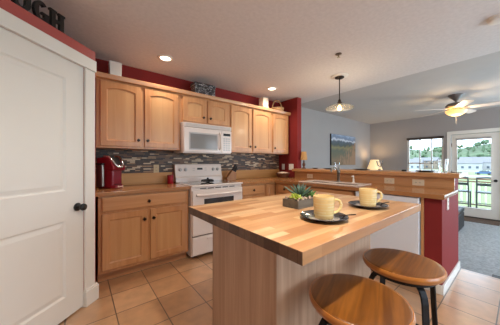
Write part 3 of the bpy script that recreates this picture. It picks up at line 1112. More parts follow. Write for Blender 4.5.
# ------------------------------------------------------------------ mugs, plates, spoons
def make_setting(px, py, hz, plabel, mlabel, slabel, srot):
    p = thing('saucer_plate', plabel, 'plate', (px, py, .914), 0, 'dark plates on the island')
    obj('rim', lathe(nb(), [(.078, .003), (.082, .003), (.100, .009), (.118, .017), (.120, .019), (.117, .021), (.098, .014), (.086, .009), (.078, .0075)], 48, closed=True), 'plate', p, smooth=True)
    obj('centre', lathe(nb(), [(0, .0), (.060, .0), (.0778, .003), (.0778, .0075), (.060, .0062), (0, .0062)], 48), 'plate_mid', p, smooth=True)
    m = thing('coffee_mug', mlabel, 'mug', (px, py, .9203), hz, 'yellow mugs on the island')
    obj('body', lathe(nb(), [(0, 0), (.043, 0), (.047, .004), (.049, .02), (.0515, .06), (.0535, .108), (.0535, .112), (.0515, .1135), (.0495, .112), (.0475, .06), (.044, .012), (.03, .007), (0, .006)], 48), 'yellow', m, smooth=True)
    hp = [(.049, 0, .088), (.066, 0, .094), (.082, 0, .088), (.090, 0, .070), (.087, 0, .050), (.074, 0, .034), (.058, 0, .026), (.048, 0, .026)]
    obj('handle', tube(nb(), hp, [.007, .0075, .0075, .0075, .0075, .007, .007, .008], 12), 'yellow', m, smooth=True)
    s = thing('teaspoon', slabel, 'spoon', (px + .088 * math.cos(srot), py + .088 * math.sin(srot), .930), srot, 'teaspoons on the dark plates')
    sp = nb()
    tube(sp, [(-.012, 0, -.001), (.02, 0, .0035), (.055, 0, .0075), (.075, 0, .009)], [.0025, .0025, .0035, .003], 8)
    obj('spoon_handle', sp, 'bronze', s, smooth=True)
    ico(b := nb(), .010, (-.022, 0, -.002), 2, (1.3, .9, .22))
    obj('spoon_bowl', b, 'bronze', s, smooth=True)


make_setting(1.0, .645, R(-40), 'dark speckled plate under the nearer yellow mug', 'nearer yellow glazed mug, beside the planter', 'small bronze spoon on the plate of the nearer mug', R(-42))
make_setting(1.505, .640, R(-40), 'dark speckled plate under the farther yellow mug', 'farther yellow glazed mug, at the right end of the island', 'small bronze spoon on the plate of the farther mug', R(-28))

# ------------------------------------------------------------------ planter with succulents
PX0, PX1, PY0, PY1, PZ0 = 1.07, 1.275, .868, 1.0, .914
pn = thing('planter_box', 'low weathered wooden planter box on the island', 'planter', (PX0, PY0, PZ0))
a, b = PX1 - PX0, PY1 - PY0
pb = nb()
th = .009
box(pb, (0, 0, 0), (a, th, .052))
box(pb, (0, b - th, 0), (a, b, .052))
box(pb, (0, th, 0), (th, b - th, .052))
box(pb, (a - th, th, 0), (a, b - th, .052))
box(pb, (th, th, 0), (a - th, b - th, .008))
obj('box', pb, 'planter', pn, .001)
obj('soil', bx((th, th, .008), (a - th, b - th, .044)), 'soil', pn)
ps = nb()
for k in range(60):
    x, y = rnd.uniform(.014, a - .014), rnd.uniform(.014, b - .014)
    if y > .07 and rnd.random() < .4:
        y = rnd.uniform(.014, .05)
    ico(ps, rnd.uniform(.006, .011), (PX0 + x, PY0 + y, PZ0 + .049 + rnd.uniform(0, .011)), 1, (1, .9, 1.2), .4, k)
tag(obj('pebbles', ps, 'stone'), 'pale pebbles filling the planter box around the succulents', 'pebbles', kind='stuff')


def rosette(label, x, y, z, n, ln, wd, m, up, seed, cat='succulent', name='succulent'):
    t = thing(name, label, cat, (x, y, z), 0, 'succulents in the planter')
    rr = random.Random(seed)
    for k in range(n):
        az = k * 2.399963
        el = R(85) - (k / n) ** .8 * R(up) + rr.uniform(-.06, .06)
        l = ln * (.75 + .35 * k / n) * rr.uniform(.85, 1.1)
        bm = nb()
        pr = []
        for q, (u, w) in enumerate(((0, .6), (.3, 1), (.6, .85), (.85, .45), (1, .03))):
            rad = u * l * math.cos(el)
            zz = u * l * math.sin(el) + .006
            pr.append(((rad * math.cos(az), rad * math.sin(az), zz), w * wd))
        tube(bm, [p for p, _ in pr], [w for _, w in pr], 6)
        obj('leaf', bm, m, t, smooth=True)
    return t


rosette('tall blue-green spiky succulent in the middle of the planter', 1.185, .945, .960, 16, .125, .0085, 'aloe', 58, 3)
rosette('bright yellow-green low succulent at the left of the planter', 1.112, .925, .965, 34, .046, .0085, 'moss', 80, 5)
rosette('mid-green leafy succulent at the right end of the planter', 1.243, .915, .962, 20, .070, .0095, 'leaf', 72, 9)

# ------------------------------------------------------------------ sink, faucet, soap
sk = thing('kitchen_sink', 'white double-bowl drop-in sink in the peninsula counter', 'sink', (2.60, 1.245, .914))
rim = nb()
SW, SL = .435, .86
# rim with two openings
box_h = [(.06, .43, .0, .0)]
rim2 = holed(0, SL, 0, SW, [(.05, .405, .12, .31), (.455, .81, .12, .31)], -.012, 0.0)
for v in rim2.verts:
    v.co = Vector((v.co.z, v.co.x, .0005 + (v.co.y + .012)))
bmesh.ops.recalc_face_normals(rim2, faces=rim2.faces[:])
obj('rim', rim2, 'appl', sk, .004, seg=3)
for y0 in (.05, .455):
    bo = nb()
    x0, x1, y1 = .12, .31, y0 + .355
    th = .006
    zb = -.17
    box(bo, (x0, y0, zb), (x1, y1, zb + th))
    box(bo, (x0, y0, zb), (x0 + th, y1, .004))
    box(bo, (x1 - th, y0, zb), (x1, y1, .004))
    box(bo, (x0, y0, zb), (x1, y0 + th, .004))
    box(bo, (x0, y1 - th, zb), (x1, y1, .004))
    bw = obj('bowl', bo, 'appl', sk)
    obj('drain', lathe(nb(), [(0, zb + th), (.04, zb + th), (.04, zb + th + .004), (0, zb + th + .003)], 24, ((x0 + x1) / 2, (y0 + y1) / 2, 0)), 'chrome', bw, smooth=True)
FC = (2.60 + .385, 1.68, .9265)
fc = thing('faucet', 'tall brushed metal faucet at the back of the sink', 'faucet', FC)
obj('base', lathe(nb(), [(0, 0), (.03, 0), (.03, .008), (.024, .016), (0, .016)], 24), 'nickel', fc, smooth=True)
obj('body', lathe(nb(), [(0, .016), (.021, .016), (.021, .12), (.024, .125), (.024, .165), (.016, .175), (0, .177)], 24), 'nickel', fc, smooth=True)
spt = [(0, 0, .15), (-.04, 0, .185), (-.09, 0, .203), (-.15, 0, .203), (-.185, 0, .185), (-.20, 0, .15)]
obj('spout', tube(nb(), spt, [.015, .014, .013, .013, .014, .016], 14), 'nickel', fc, smooth=True)
obj('lever', tube(nb(), [(0, 0, .17), (.02, .015, .20), (.05, .03, .215)], [.010, .008, .007], 10), 'nickel', fc, smooth=True)
sd = thing('soap_dispenser', 'small white soap pump beside the faucet', 'soap dispenser', (2.985, 1.46, .9265))
obj('bottle', lathe(nb(), [(0, 0), (.022, 0), (.022, .006), (.012, .012), (.011, .06), (0, .06)], 20), 'plastic', sd, smooth=True)
obj('pump', tube(nb(), [(0, 0, .06), (0, 0, .085), (-.012, .0, .095), (-.055, .0, .088)], [.008, .008, .009, .006], 10), 'plastic', sd, smooth=True)


# ------------------------------------------------------------------ outlets and switches (local: plate faces -y)
def outlet(label, loc, rotz, w=.072, h=.116, kind='outlet', horiz=False, m='almond', group='wall plates'):
    if horiz:
        w, h = h, w
    t = thing('wall_outlet' if kind == 'outlet' else 'light_switch', label, 'outlet' if kind == 'outlet' else 'switch', loc, rotz, group)
    obj('cover_plate', bx((-w / 2, -.006, -h / 2), (w / 2, 0, h / 2)), m, t, .002)
    if kind == 'outlet':
        for s in (-1, 1):
            dx, dz = (s * .02, 0) if horiz else (0, s * .02)
            so = obj('socket', bx((dx - .013, -.008, dz - .013), (dx + .013, -.005, dz + .013)), m, t, .003)
            sl = nb()
            box(sl, (dx - .007, -.0086, dz - .005), (dx - .004, -.007, dz + .005))
            box(sl, (dx + .004, -.0086, dz - .005), (dx + .007, -.007, dz + .005))
            obj('slots', sl, 'slot', so)
    else:
        obj('rocker', bx((-.016, -.010, -.032), (.016, -.005, .032)), m, t, .002)
    return t


outlet('tan wall outlet on the mosaic tile behind the red candle jar', (.852, YB - .012, 1.118), 0, m='tan')
outlet('outlet plate low on the back splash left of the sink', (3.178, 2.32, .970), -PI / 2, horiz=True)
outlet('left plate of the two below the bar top, right of the sink', (3.178, 1.085, .968), -PI / 2, horiz=True)
outlet('switch plate below the bar top nearest the counter end', (3.178, .778, .968), -PI / 2, horiz=True)
outlet('white outlet on the red end of the peninsula', (2.83, .46, .803), 0, m='plastic')
outlet('left white switch plate on the red wall end', (3.30, 3.062, 1.12), -PI / 2, kind='switch', m='plastic')
outlet('wider right white switch plate on the red wall end', (3.30, 2.850, 1.12), -PI / 2, w=.116, kind='switch', m='plastic')

# ------------------------------------------------------------------ counter objects
km = thing('coffee_maker', 'glossy red pod coffee maker in the corner by the pantry', 'coffee maker', (.290, 2.955, .914), R(38))
km.scale = (.84, .84, 1)
bd = nb()
prism(bd, [(-.098, -.05), (-.08, -.112), (.08, -.112), (.098, -.05), (.098, .12), (-.098, .12)], .0, .26)
obj('body', bd, 'crimson', km, .022, seg=4)
hd = nb()
prism(hd, [(.125, .215), (-.135, .200), (-.150, .222), (-.140, .255), (-.075, .345), (-.05, .352), (.125, .345)], -.105, .105, axis='x')
hdo = obj('brew_head', hd, 'crimson', km, .022, seg=4)
lid = nb()
hexa(lid, [(-.058, -.139, .262), (.058, -.139, .262), (.058, .09, .33), (-.058, .09, .33), (-.058, -.083, .352), (.058, -.083, .352), (.058, .09, .362), (-.058, .09, .362)])
obj('lid', lid, 'black', hdo, .012, seg=3)
hn = nb()
tube(hn, [(-.082, .02, .362), (-.084, -.06, .358), (-.080, -.105, .318), (-.062, -.143, .268), (-.03, -.160, .242), (.03, -.160, .242), (.062, -.143, .268), (.080, -.105, .318), (.084, -.06, .358), (.082, .02, .362)], .0135, 12)
obj('chrome_handle', hn, 'chrome', hdo, smooth=True)
dt = nb()
prism(dt, [(-.09, -.02), (-.09, -.10), (-.06, -.145), (.06, -.145), (.09, -.10), (.09, -.02)], 0, .042)
dto = obj('drip_base', dt, 'crimson', km, .012, seg=3)
obj('drip_tray', bx((-.055, -.140, .0415), (.055, -.1125, .046)), 'black', dto, .003)
text_mesh('brand_lettering', 'Keurig', .034, .0008, 'cloth', dto, Matrix.Translation((0.02, -.1458, .010)) @ Matrix.Rotation(PI / 2, 4, 'X'))
rs = nb()
prism(rs, [(-.135, .0), (-.1, -.01), (-.1, .11), (-.135, .095)], .02, .27)
obj('water_tank', rs, 'nickel', km, .012, seg=3)
obj('tank_lid', prism(nb(), [(-.138, -.005), (-.1, -.015), (-.1, .115), (-.138, .10)], .27, .285), 'black', km, .004)

cj = thing('candle_jar', 'small red candle jar on the counter left of the range', 'candle', (1.005, 3.06, .914))
obj('jar', lathe(nb(), [(0, 0), (.040, 0), (.043, .004), (.043, .105), (.040, .108), (.037, .105), (.037, .09), (0, .088)], 28), 'redwax', cj, smooth=True)
obj('lid', lathe(nb(), [(0, .1085), (.044, .1085), (.044, .118), (.02, .122), (0, .124)], 28), 'redwax', cj, smooth=True)

# knife block: slanted block, knives stand in it
KB = (1.95, 3.0, .914)
kb = thing('knife_block', 'slanted wooden knife block on the counter right of the range', 'knife block', KB, R(165))
kp = nb()
prism(kp, [(-.09, 0), (.05, 0), (.06, .04), (-.03, .165), (-.105, .12)], -.05, .05, axis='y')
obj('block', kp, 'block_wood', kb, .004)
nrm = Vector((-.09, 0, -.055)).normalized()
axisv = Vector((-.5, 0, .82)).normalized()
kn = 0
for i, lab in enumerate(('top rear', 'top front', 'middle rear', 'middle front', 'lowest')):
    row, colm = divmod(i, 2)
    base = Vector((-.043 - .024 * row, (.026 if colm == 0 else -.026) if i < 4 else 0, .1575 - .0145 * row))
    t = thing('kitchen_knife', 'black-handled knife in the %s slot of the wooden knife block' % lab, 'knife', KB, R(165), 'knives in the block')
    ln = .118 - .014 * row
    obj('handle', tube(nb(), [base + axisv * .004, base + axisv * ln * .5, base + axisv * ln], [.009, .0105, .0095], 10), 'black', t, smooth=True)
    obj('bolster', tube(nb(), [base - axisv * .002, base + axisv * .005], .0085, 8), 'chrome', t, smooth=True)

bk = thing('fruit_basket', 'round dark wicker basket in the corner by the red wall end', 'basket', (3.13, 2.92, .914))
obj('bowl', lathe(nb(), [(0, 0), (.09, 0), (.10, .006), (.128, .075), (.13, .08), (.122, .08), (.095, .014), (0, .012)], 36), 'wicker_dark', bk, smooth=True)
rimb = nb()
tube(rimb, [(.128 * math.cos(2 * PI * k / 40), .128 * math.sin(2 * PI * k / 40), .082 + .004 * math.sin(k * 2.0)) for k in range(40)], .009, 8, closed=True)
obj('rim', rimb, 'wicker_dark', bk, smooth=True)
cl = nb()
ico(cl, .115, (3.13, 2.92, .992), 3, (1.02, 1.02, .30), .10, 4)
tag(obj('folded_cloth', cl, 'cloth', smooth=True), 'cream cloth bunched inside the wicker basket', 'cloth')

# ------------------------------------------------------------------ things on top of the wall cabinets
ZT = 2.136
v = thing('white_canister', 'square white canister at the left end of the cabinet tops', 'canister', (.345, 3.02, ZT))
v.scale = (1, 1, .93)
obj('body', hexa(nb(), [(-.060, -.06, 0), (.052, -.06, 0), (.052, .05, 0), (-.060, .05, 0), (-.066, -.066, .255), (.058, -.066, .255), (.058, .056, .255), (-.066, .056, .255)]), 'white', v, .004)
obj('lip', bx((-.068, -.068, .2555), (.060, .058, .268)), 'white', v, .003)
v = thing('woven_box', 'silver and black woven box on the cabinet above the microwave', 'box', (1.475, 3.0, ZT))
v.scale = (.96, .96, .92)
obj('box', bx((-.17, -.085, 0), (.17, .085, .20)), 'silver_weave', v, .012, seg=3)
obj('lid', bx((-.176, -.090, .2005), (.176, .090, .262)), 'silver_weave', v, .012, seg=3)
v = thing('white_candle', 'square white pillar candle on the cabinets left of the handled basket', 'candle', (2.70, 3.0, ZT))
obj('wax', bx((-.065, -.065, 0), (.065, .065, .268)), 'cloth', v, .008, seg=3)
obj('wick', tube(nb(), [(0, 0, .268), (.002, 0, .285)], .002, 6), 'black', v)
v = thing('handled_basket', 'small wicker basket with hoop handle at the right end of the cabinet tops', 'basket', (3.06, 3.0, ZT))
obj('bowl', lathe(nb(), [(0, 0), (.095, 0), (.10, .005), (.130, .125), (.132, .135), (.124, .135), (.095, .015), (0, .012)], 32), 'wicker', v, smooth=True)
obj('handle', tube(nb(), [(.128 * math.cos(PI * k / 20), 0, 0.13 + .155 * math.sin(PI * k / 20)) for k in range(21)], .012, 8), 'wicker', v, smooth=True)


# ------------------------------------------------------------------ black letters on the pantry ledge
def arc_pts(cx, cz, rx, rz, a0, a1, n=16):
    return [(cx + rx * math.cos(R(a0 + (a1 - a0) * k / n)), cz + rz * math.sin(R(a0 + (a1 - a0) * k / n))) for k in range(n + 1)]


def letter(ch, t0, w):
    bm = nb()
    h, sw, sf, sh = .140, .030, .010, .014
    d0, d1 = .018, .040
    x0, x1 = 0, w

    def rect(a, b, c, d):
        box(bm, (a, d0, b), (c, d1, d))

    def stem(cx, z0=0, z1=h, bot=True, top=True):
        rect(cx - sw / 2, z0, cx + sw / 2, z1)
        if bot:
            rect(cx - sw / 2 - sf, z0, cx + sw / 2 + sf, z0 + sh)
        if top:
            rect(cx - sw / 2 - sf, z1 - sh, cx + sw / 2 + sf, z1)

    def ring(cx, cz, rx, rz, tx, tz, a0, a1):
        o = arc_pts(cx, cz, rx, rz, a0, a1)
        i = arc_pts(cx, cz, rx - tx, rz - tz, a0, a1)
        for k in range(len(o) - 1):
            prism(bm, [o[k], o[k + 1], i[k + 1], i[k]], d0, d1, axis='y')
    c = sw / 2 + sf
    if ch == 'H':
        stem(c)
        stem(w - c)
        rect(c, h * .43, w - c, h * .57)
    elif ch == 'U':
        stem(c, .05, h, False)
        stem(w - c, .05, h, False)
        ring(w / 2, .055, w / 2 - sf, .055, sw, .022, 180, 360)
    elif ch == 'G':
        ring(w / 2, h / 2, w / 2, h / 2, sw, .020, 48, 320)
        rect(w - sw, .012, w, h * .46)
        rect(w * .52, h * .40, w + .004, h * .40 + sh)
    elif ch == 'A':
        prism(bm, [(0.008, 0), (.034, 0), (w / 2 + .008, h), (w / 2 - .012, h)], d0, d1, axis='y')
        prism(bm, [(w - .042, 0), (w - .008, 0), (w / 2 + .016, h), (w / 2 - .014, h)], d0, d1, axis='y')
        rect(w * .28, h * .28, w * .72, h * .40)
        rect(0, 0, .046, sh)
        rect(w - .054, 0, w + .004, sh)
    elif ch == 'L':
        stem(c)
        rect(c, 0, w, sh * 1.3)
        rect(w - .016, 0, w, .045)
    bmesh.ops.recalc_face_normals(bm, faces=bm.faces[:])
    shift(bm, t0, 0, 0)
    o = obj('letter_ornament', bm, 'black')
    o.location = (PL[0], PL[1], PZ)
    o.rotation_euler = (0, 0, PA)
    desc = {'H': 'last black letter on the pantry ledge, an H, nearest the cabinets', 'G': 'black letter G on the pantry ledge, just before the final H',
            'U': 'black letter U on the pantry ledge, at the top left edge', 'A': 'black letter A on the pantry ledge', 'L': 'black letter L on the pantry ledge'}[ch]
    tag(o, desc, 'letter', 'black letters on the pantry ledge')


letter('U', 1.145, .126)
letter('G', 1.279, .098)
letter('H', 1.384, .112)

# ------------------------------------------------------------------ ceiling fixtures
def downlight(x, y, label, power, first=None):
    t = thing('recessed_light', label, 'ceiling light', (x, y, ZC), 0, 'recessed downlights')
    obj('trim_ring', lathe(nb(), [(.062, -.001), (.090, -.0005), (.092, -.003), (.088, -.008), (.064, -.010), (.060, -.006)], 40, closed=True), 'white', t, smooth=True)
    obj('lens', lathe(nb(), [(0, -.004), (.0615, -.004), (.0615, -.001), (0, -.001)], 40), 'lens', t, smooth=True)
    l = bpy.data.lights.new('overhead_lamp', 'AREA')
    l.shape = 'DISK'
    l.size = .11
    l.energy = power
    l.color = (1.0, .90, .77)
    l.spread = R(150)
    o = bpy.data.objects.new('overhead_lamp', l)
    o.location = (x, y, ZC - .014)
    C.objects.link(o)
    return t


downlight(.821, 2.676, 'lit recessed ceiling light above the left wall cabinets', 7)
downlight(2.579, 2.654, 'lit recessed ceiling light above the right wall cabinets', 10)
sm = thing('smoke_detector', 'white round smoke detector on the ceiling at the right edge', 'smoke detector', (2.855, .135, ZC))
obj('base_plate', lathe(nb(), [(0, 0), (.072, 0), (.072, -.010), (0, -.010)], 36), 'white', sm, smooth=True)
obj('cover', lathe(nb(), [(0, -.0105), (.064, -.0105), (.062, -.030), (.05, -.038), (0, -.040)], 36), 'white', sm, smooth=True)
for x, y, p in ((.70, .35, 30), (.70, -1.4, 12)):  # added fill lamps overhead, out of view, without fixtures
    l = bpy.data.lights.new('overhead_lamp', 'AREA')
    l.shape = 'DISK'
    l.size = .11
    l.energy = p
    l.color = (1.0, .90, .77)
    l.spread = R(150)
    o = bpy.data.objects.new('overhead_lamp', l)
    o.location = (x, y, ZC - .014)
    C.objects.link(o)

sp = thing('fire_sprinkler', 'small metal fire sprinkler head on the kitchen ceiling', 'sprinkler', (2.364, 1.331, ZC))
obj('escutcheon', lathe(nb(), [(0, 0), (.036, 0), (.036, -.004), (.02, -.012), (0, -.012)], 24), 'nickel', sp, smooth=True)
obj('head', lathe(nb(), [(0, -.012), (.010, -.012), (.008, -.035), (.018, -.037), (.018, -.040), (0, -.040)], 16), 'nickel', sp, smooth=True)

PD = (2.977, 1.66)
pd = thing('pendant_lamp', 'clear glass pendant lamp hanging above the sink', 'pendant lamp', (PD[0], PD[1], 0))
obj('ceiling_medallion', lathe(nb(), [(0, ZC), (.118, ZC), (.118, ZC - .008), (.100, ZC - .018), (0, ZC - .018)], 40), 'white', pd, smooth=True)
obj('canopy', lathe(nb(), [(0, ZC - .0182), (.064, ZC - .0182), (.064, ZC - .030), (.05, ZC - .038), (0, ZC - .040)], 36), 'bronze', pd, smooth=True)
obj('rod', tube(nb(), [(0, 0, ZC - .03), (0, 0, 2.12)], .007, 12), 'bronze', pd, smooth=True)
obj('socket', lathe(nb(), [(0, 2.125), (.012, 2.125), (.02, 2.112), (.022, 2.085), (.032, 2.080), (.034, 2.062), (.022, 2.055), (.020, 2.040), (0, 2.040)], 24), 'bronze', pd, smooth=True)
sh = obj('glass_shade', lathe(nb(), [(.028, 2.060), (.05, 2.057), (.12, 2.038), (.175, 2.012), (.194, 2.000), (.194, 1.994), (.174, 2.005), (.12, 2.031), (.05, 2.050), (.028, 2.053)], 56, closed=True), 'shade_glass', pd, smooth=True)
obj('bulb', lathe(nb(), [(0, 2.040), (.012, 2.040), (.014, 2.03), (.026, 2.005), (.028, 1.99), (.022, 1.972), (0, 1.964)], 20), 'bulb', pd, smooth=True)
l = bpy.data.lights.new('pendant_glow', 'POINT')
l.energy = 13
l.color = (1, .8, .55)
l.shadow_soft_size = .04
o = bpy.data.objects.new('pendant_glow', l)
o.location = (PD[0], PD[1], 1.93)
C.objects.link(o)

# ceiling fan
FN = (5.667, .80)
fn = thing('ceiling_fan', 'bronze ceiling fan with five pale blades and lit amber bowl', 'ceiling fan', (FN[0], FN[1], 0))
obj('canopy', lathe(nb(), [(0, ZL), (.115, ZL), (.115, ZL - .015), (.085, ZL - .045), (.045, ZL - .085), (.03, ZL - .11), (0, ZL - .11)], 32), 'pewter', fn, smooth=True)
obj('down_rod', tube(nb(), [(0, 0, ZL - .10), (0, 0, 2.34)], .014, 12), 'pewter', fn, smooth=True)
obj('motor_housing', lathe(nb(), [(0, 2.355), (.05, 2.352), (.12, 2.338), (.155, 2.305), (.155, 2.275), (.13, 2.25), (.09, 2.235), (.09, 2.215), (0, 2.215)], 40), 'pewter', fn, smooth=True)
for k in range(5):
    a = R(130 + 72 * k)
    ir = nb()
    tube(ir, [(.12 * math.cos(a), .12 * math.sin(a), 2.242), (.19 * math.cos(a), .19 * math.sin(a), 2.232)], 0, flat=(.05, .008))
    obj('blade_iron', ir, 'pewter', fn)
    bl = nb()
    prof = [(.17, -.050), (.30, -.062), (.62, -.070), (.672, -.055), (.69, 0), (.672, .055), (.62, .070), (.30, .062), (.17, .050)]
    prism(bl, prof, -.004, .004)
    bmesh.ops.rotate(bl, cent=(0, 0, 0), matrix=Matrix.Rotation(R(-12), 3, 'X'), verts=bl.verts[:])
    bmesh.ops.rotate(bl, cent=(0, 0, 0), matrix=Matrix.Rotation(a, 3, 'Z'), verts=bl.verts[:])
    obj('blade', shift(bl, 0, 0, 2.238), 'blade', fn)
obj('light_bowl', lathe(nb(), [(.150, 2.200), (.158, 2.196), (.150, 2.172), (.125, 2.140), (.08, 2.112), (.03, 2.100), (0, 2.098), (0, 2.104), (.03, 2.106), (.08, 2.118), (.12, 2.145), (.144, 2.174), (.150, 2.194)], 40), 'bowl', fn, smooth=True)
obj('bowl_fitter', lathe(nb(), [(0, 2.214), (.07, 2.214), (.07, 2.201), (0, 2.201)], 40), 'pewter', fn, smooth=True)
obj('finial', lathe(nb(), [(0, 2.0975), (.018, 2.0975), (.014, 2.085), (.008, 2.07), (0, 2.068)], 16), 'pewter', fn, smooth=True)
obj('pull_chain', tube(nb(), [(.02, 0, 2.085), (.02, 0, 1.93)], .0018, 6), 'pewter', fn)
for nm, z, p in (('fan_lamp', 2.165, 24), ('fan_downlight', 2.03, 12)):
    l = bpy.data.lights.new(nm, 'POINT')
    l.energy = p
    l.color = (1, .78, .5)
    l.shadow_soft_size = .08
    o = bpy.data.objects.new(nm, l)
    o.location = (FN[0], FN[1], z)
    C.objects.link(o)

# ------------------------------------------------------------------ things on the bar top
ZB = 1.090


def bar_plate(label, x, y, r, grp='dark plates along the bar top'):
    t = tag(obj('bar_plate', lathe(nb(), [(0, 0), (r * .6, 0), (r, .014), (r, .018), (r * .62, .006), (0, .005)], 36), 'plate', smooth=True), label, 'plate', grp)
    t.location = (x, y, ZB)


bar_plate('dark plate on the bar top nearest its free end', 3.37, .755, .105)
bar_plate('dark plate on the bar top in front of the lit lamp', 3.42, 1.55, .125)
bar_plate('dark plate on the bar top left of the faucet', 3.42, 2.10, .095)
bar_plate('small dark dish at the bar top left end beside the lamp', 3.42, 2.38, .055)


def tumbler(label, x, y, h=.15, r0=.034, r1=.045):
    t = thing('drinking_glass', label, 'glass', (x, y, ZB), 0, 'glasses on the bar top')
    obj('glass_body', lathe(nb(), [(0, 0), (r0, 0), (r1, h), (r1 - .002, h), (r0 - .002, .012), (0, .012)], 32), 'glass', t, smooth=True)
    return t


tumbler('clear glass tumbler near the free end of the bar top', 3.37, .588, .155, .036, .048)
tumbler('clear glass tumbler on the bar top behind the faucet', 3.36, 1.915, .12)
v = thing('glass_vase', 'clear flared glass vase on the bar top beside the lit lamp', 'vase', (3.40, 1.285, ZB))
obj('vase_body', lathe(nb(), [(0, 0), (.035, 0), (.035, .006), (.012, .02), (.012, .05), (.03, .08), (.045, .14), (.043, .14), (.028, .084), (.009, .055), (0, .052)], 32), 'shade_glass', v, smooth=True)
tag(obj('coaster', lathe(nb(), [(0, 0), (.05, 0), (.05, .007), (0, .007)], 28, (3.34, .47, ZB)), 'black', smooth=True), 'small dark coaster at the very end of the bar top', 'coaster')
tag(obj('napkin_ring', lathe(nb(), [(.02, 0), (.028, 0), (.028, .022), (.02, .022)], 24, (3.38, .98, ZB), closed=True), 'black', smooth=True), 'small dark ring on the bar top between plate and vase', 'ring')

lm = thing('table_lamp', 'small tan-shaded lamp with dark base beside the red wall end', 'lamp', (3.405, 2.625, ZB))
obj('base', lathe(nb(), [(0, 0), (.045, 0), (.045, .012), (.02, .022), (.014, .04), (.028, .065), (.03, .085), (.016, .115), (.012, .13), (.02, .14), (.008, .15), (.008, .19), (0, .19)], 28), 'lamp_wood', lm, smooth=True)
obj('lamp_shade', lathe(nb(), [(.066, .165), (.048, .325), (.046, .325), (.064, .165)], 32, closed=True), 'shade_tan', lm, smooth=True)

# ------------------------------------------------------------------ living room
pa = thing('landscape_painting', 'autumn mountain landscape canvas on the living room wall', 'painting', (5.255, YB, 1.135))
obj('canvas_edge', bx((0, -.038, 0), (1.33, -.002, .84)), 'black', pa)
obj('canvas', bx((.004, -.040, .004), (1.326, -.0382, .836)), 'painting', pa)

et = thing('end_table', 'small dark end table under the lit lamp', 'table', (7.22, 2.80, ZF))
obj('tabletop', bx((-.26, -.26, .57), (.26, .26, .60)), 'lamp_wood', et, .004)
for sx in (-1, 1):
    for sy in (-1, 1):
        obj('leg', bx((sx * .22 - .02, sy * .22 - .02, 0), (sx * .22 + .02, sy * .22 + .02, .57)), 'lamp_wood', et, .003)
LP = (7.22, 2.87, ZF + .60)
ll = thing('lit_table_lamp', 'glowing cream pleated lamp in the living room corner', 'lamp', LP)
obj('base', lathe(nb(), [(0, 0), (.09, 0), (.09, .02), (.04, .035), (.03, .10), (.07, .20), (.075, .28), (.03, .40), (.012, .43), (.012, .58), (0, .58)], 32), 'cloth', ll, smooth=True)
shd = nb()
prof = [(.215, .555), (.16, .70), (.11, .86)]
lathe(shd, prof + [(r - .004, z) for r, z in prof[::-1]], 40, closed=True)
obj('lamp_shade', shd, 'shade_lit', ll, smooth=True)
l = bpy.data.lights.new('corner_lamp_glow', 'POINT')
l.energy = 15
l.color = (1, .74, .45)
l.shadow_soft_size = .06
o = bpy.data.objects.new('corner_lamp_glow', l)
o.location = (LP[0], LP[1], LP[2] + .80)
C.objects.link(o)

ot = thing('ottoman', 'dark leather storage ottoman on the carpet near the exterior door', 'ottoman', (6.08, 1.05, ZF))
obj('body', bx((-.38, -.27, .02), (.38, .27, .33)), 'leather', ot, .015, seg=3)
obj('cushion_lid', bx((-.385, -.275, .335), (.385, .275, .43)), 'leather', ot, .03, seg=4)
for sx in (-1, 1):
    for sy in (-1, 1):
        obj('foot', bx((sx * .33 - .02, sy * .22 - .02, 0), (sx * .33 + .02, sy * .22 + .02, .02)), 'black', ot)
rgs = thing('floor_register', 'dark metal floor register in the carpet by the tile edge', 'floor register', (3.93, .18, ZF))
obj('frame', bx((-.055, -.15, 0), (.055, .055, .006)), 'bronze', rgs, .002)
sl = nb()
for k in range(9):
    box(sl, (-.040, -.140 + k * .021, .006), (.040, -.130 + k * .021, .0075))
obj('louvres', sl, 'black', rgs)

# ------------------------------------------------------------------ outside
ZD = -.22
struct('deck_floor', bx((XR + .141, -3.2, ZD - .15), (9.95, 5.0, ZD)), 'deck')
dk = thing('deck_railing', 'deck railing with wooden cap and white balusters outside the glass door', 'railing', (9.80, 0, ZD))
obj('cap_rail', bx((-.06, -3.2, .885), (.06, 5.0, .925)), 'rail', dk, .005)
obj('lower_rail', bx((-.025, -3.2, .08), (.025, 5.0, .12)), 'rail', dk)
obj('upper_rail', bx((-.025, -3.2, .80), (.025, 5.0, .84)), 'rail', dk)
for k in range(46):
    y = -1.6 + k * .135
    obj('baluster', bx((-.016, y, .12), (.016, y + .034, .80)), 'white_rail', dk)
tag(obj('porch_column', bx((8.5, 2.40, ZD), (8.68, 2.62, ZL)), 'siding', bevel=.01), 'white porch column outside the left side of the window', 'column')


def deck_chair(label, x, y, rz):
    t = thing('patio_chair', label, 'chair', (x, y, ZD), rz, 'patio chairs on the deck')
    # faces +y locally, back at y = -.2
    for sx in (-.2, .2):
        obj('back_post', tube(nb(), [(sx, -.16, 0), (sx, -.17, .62), (sx * .98, -.24, 1.02)], .016, 8), 'chair_metal', t, smooth=True)
        obj('front_leg', tube(nb(), [(sx, .2, 0), (sx, .19, .62)], .016, 8), 'chair_metal', t, smooth=True)
    obj('seat', bx((-.22, -.19, .60), (.22, .22, .635)), 'chair_metal', t, .008)
    obj('top_rail', tube(nb(), [(-.205, -.24, 1.01), (0, -.255, 1.03), (.205, -.24, 1.01)], .02, 8), 'chair_metal', t, smooth=True)
    obj('back_slat', bx((-.195, -.215, .80), (.195, -.195, .87)), 'chair_metal', t, .004)
    for z in (.28,):
        obj('stretcher', tube(nb(), [(-.2, -.165, z), (.2, -.165, z)], .010, 8), 'chair_metal', t, smooth=True)
        obj('stretcher', tube(nb(), [(-.2, .195, z), (.2, .195, z)], .010, 8), 'chair_metal', t, smooth=True)
    return t


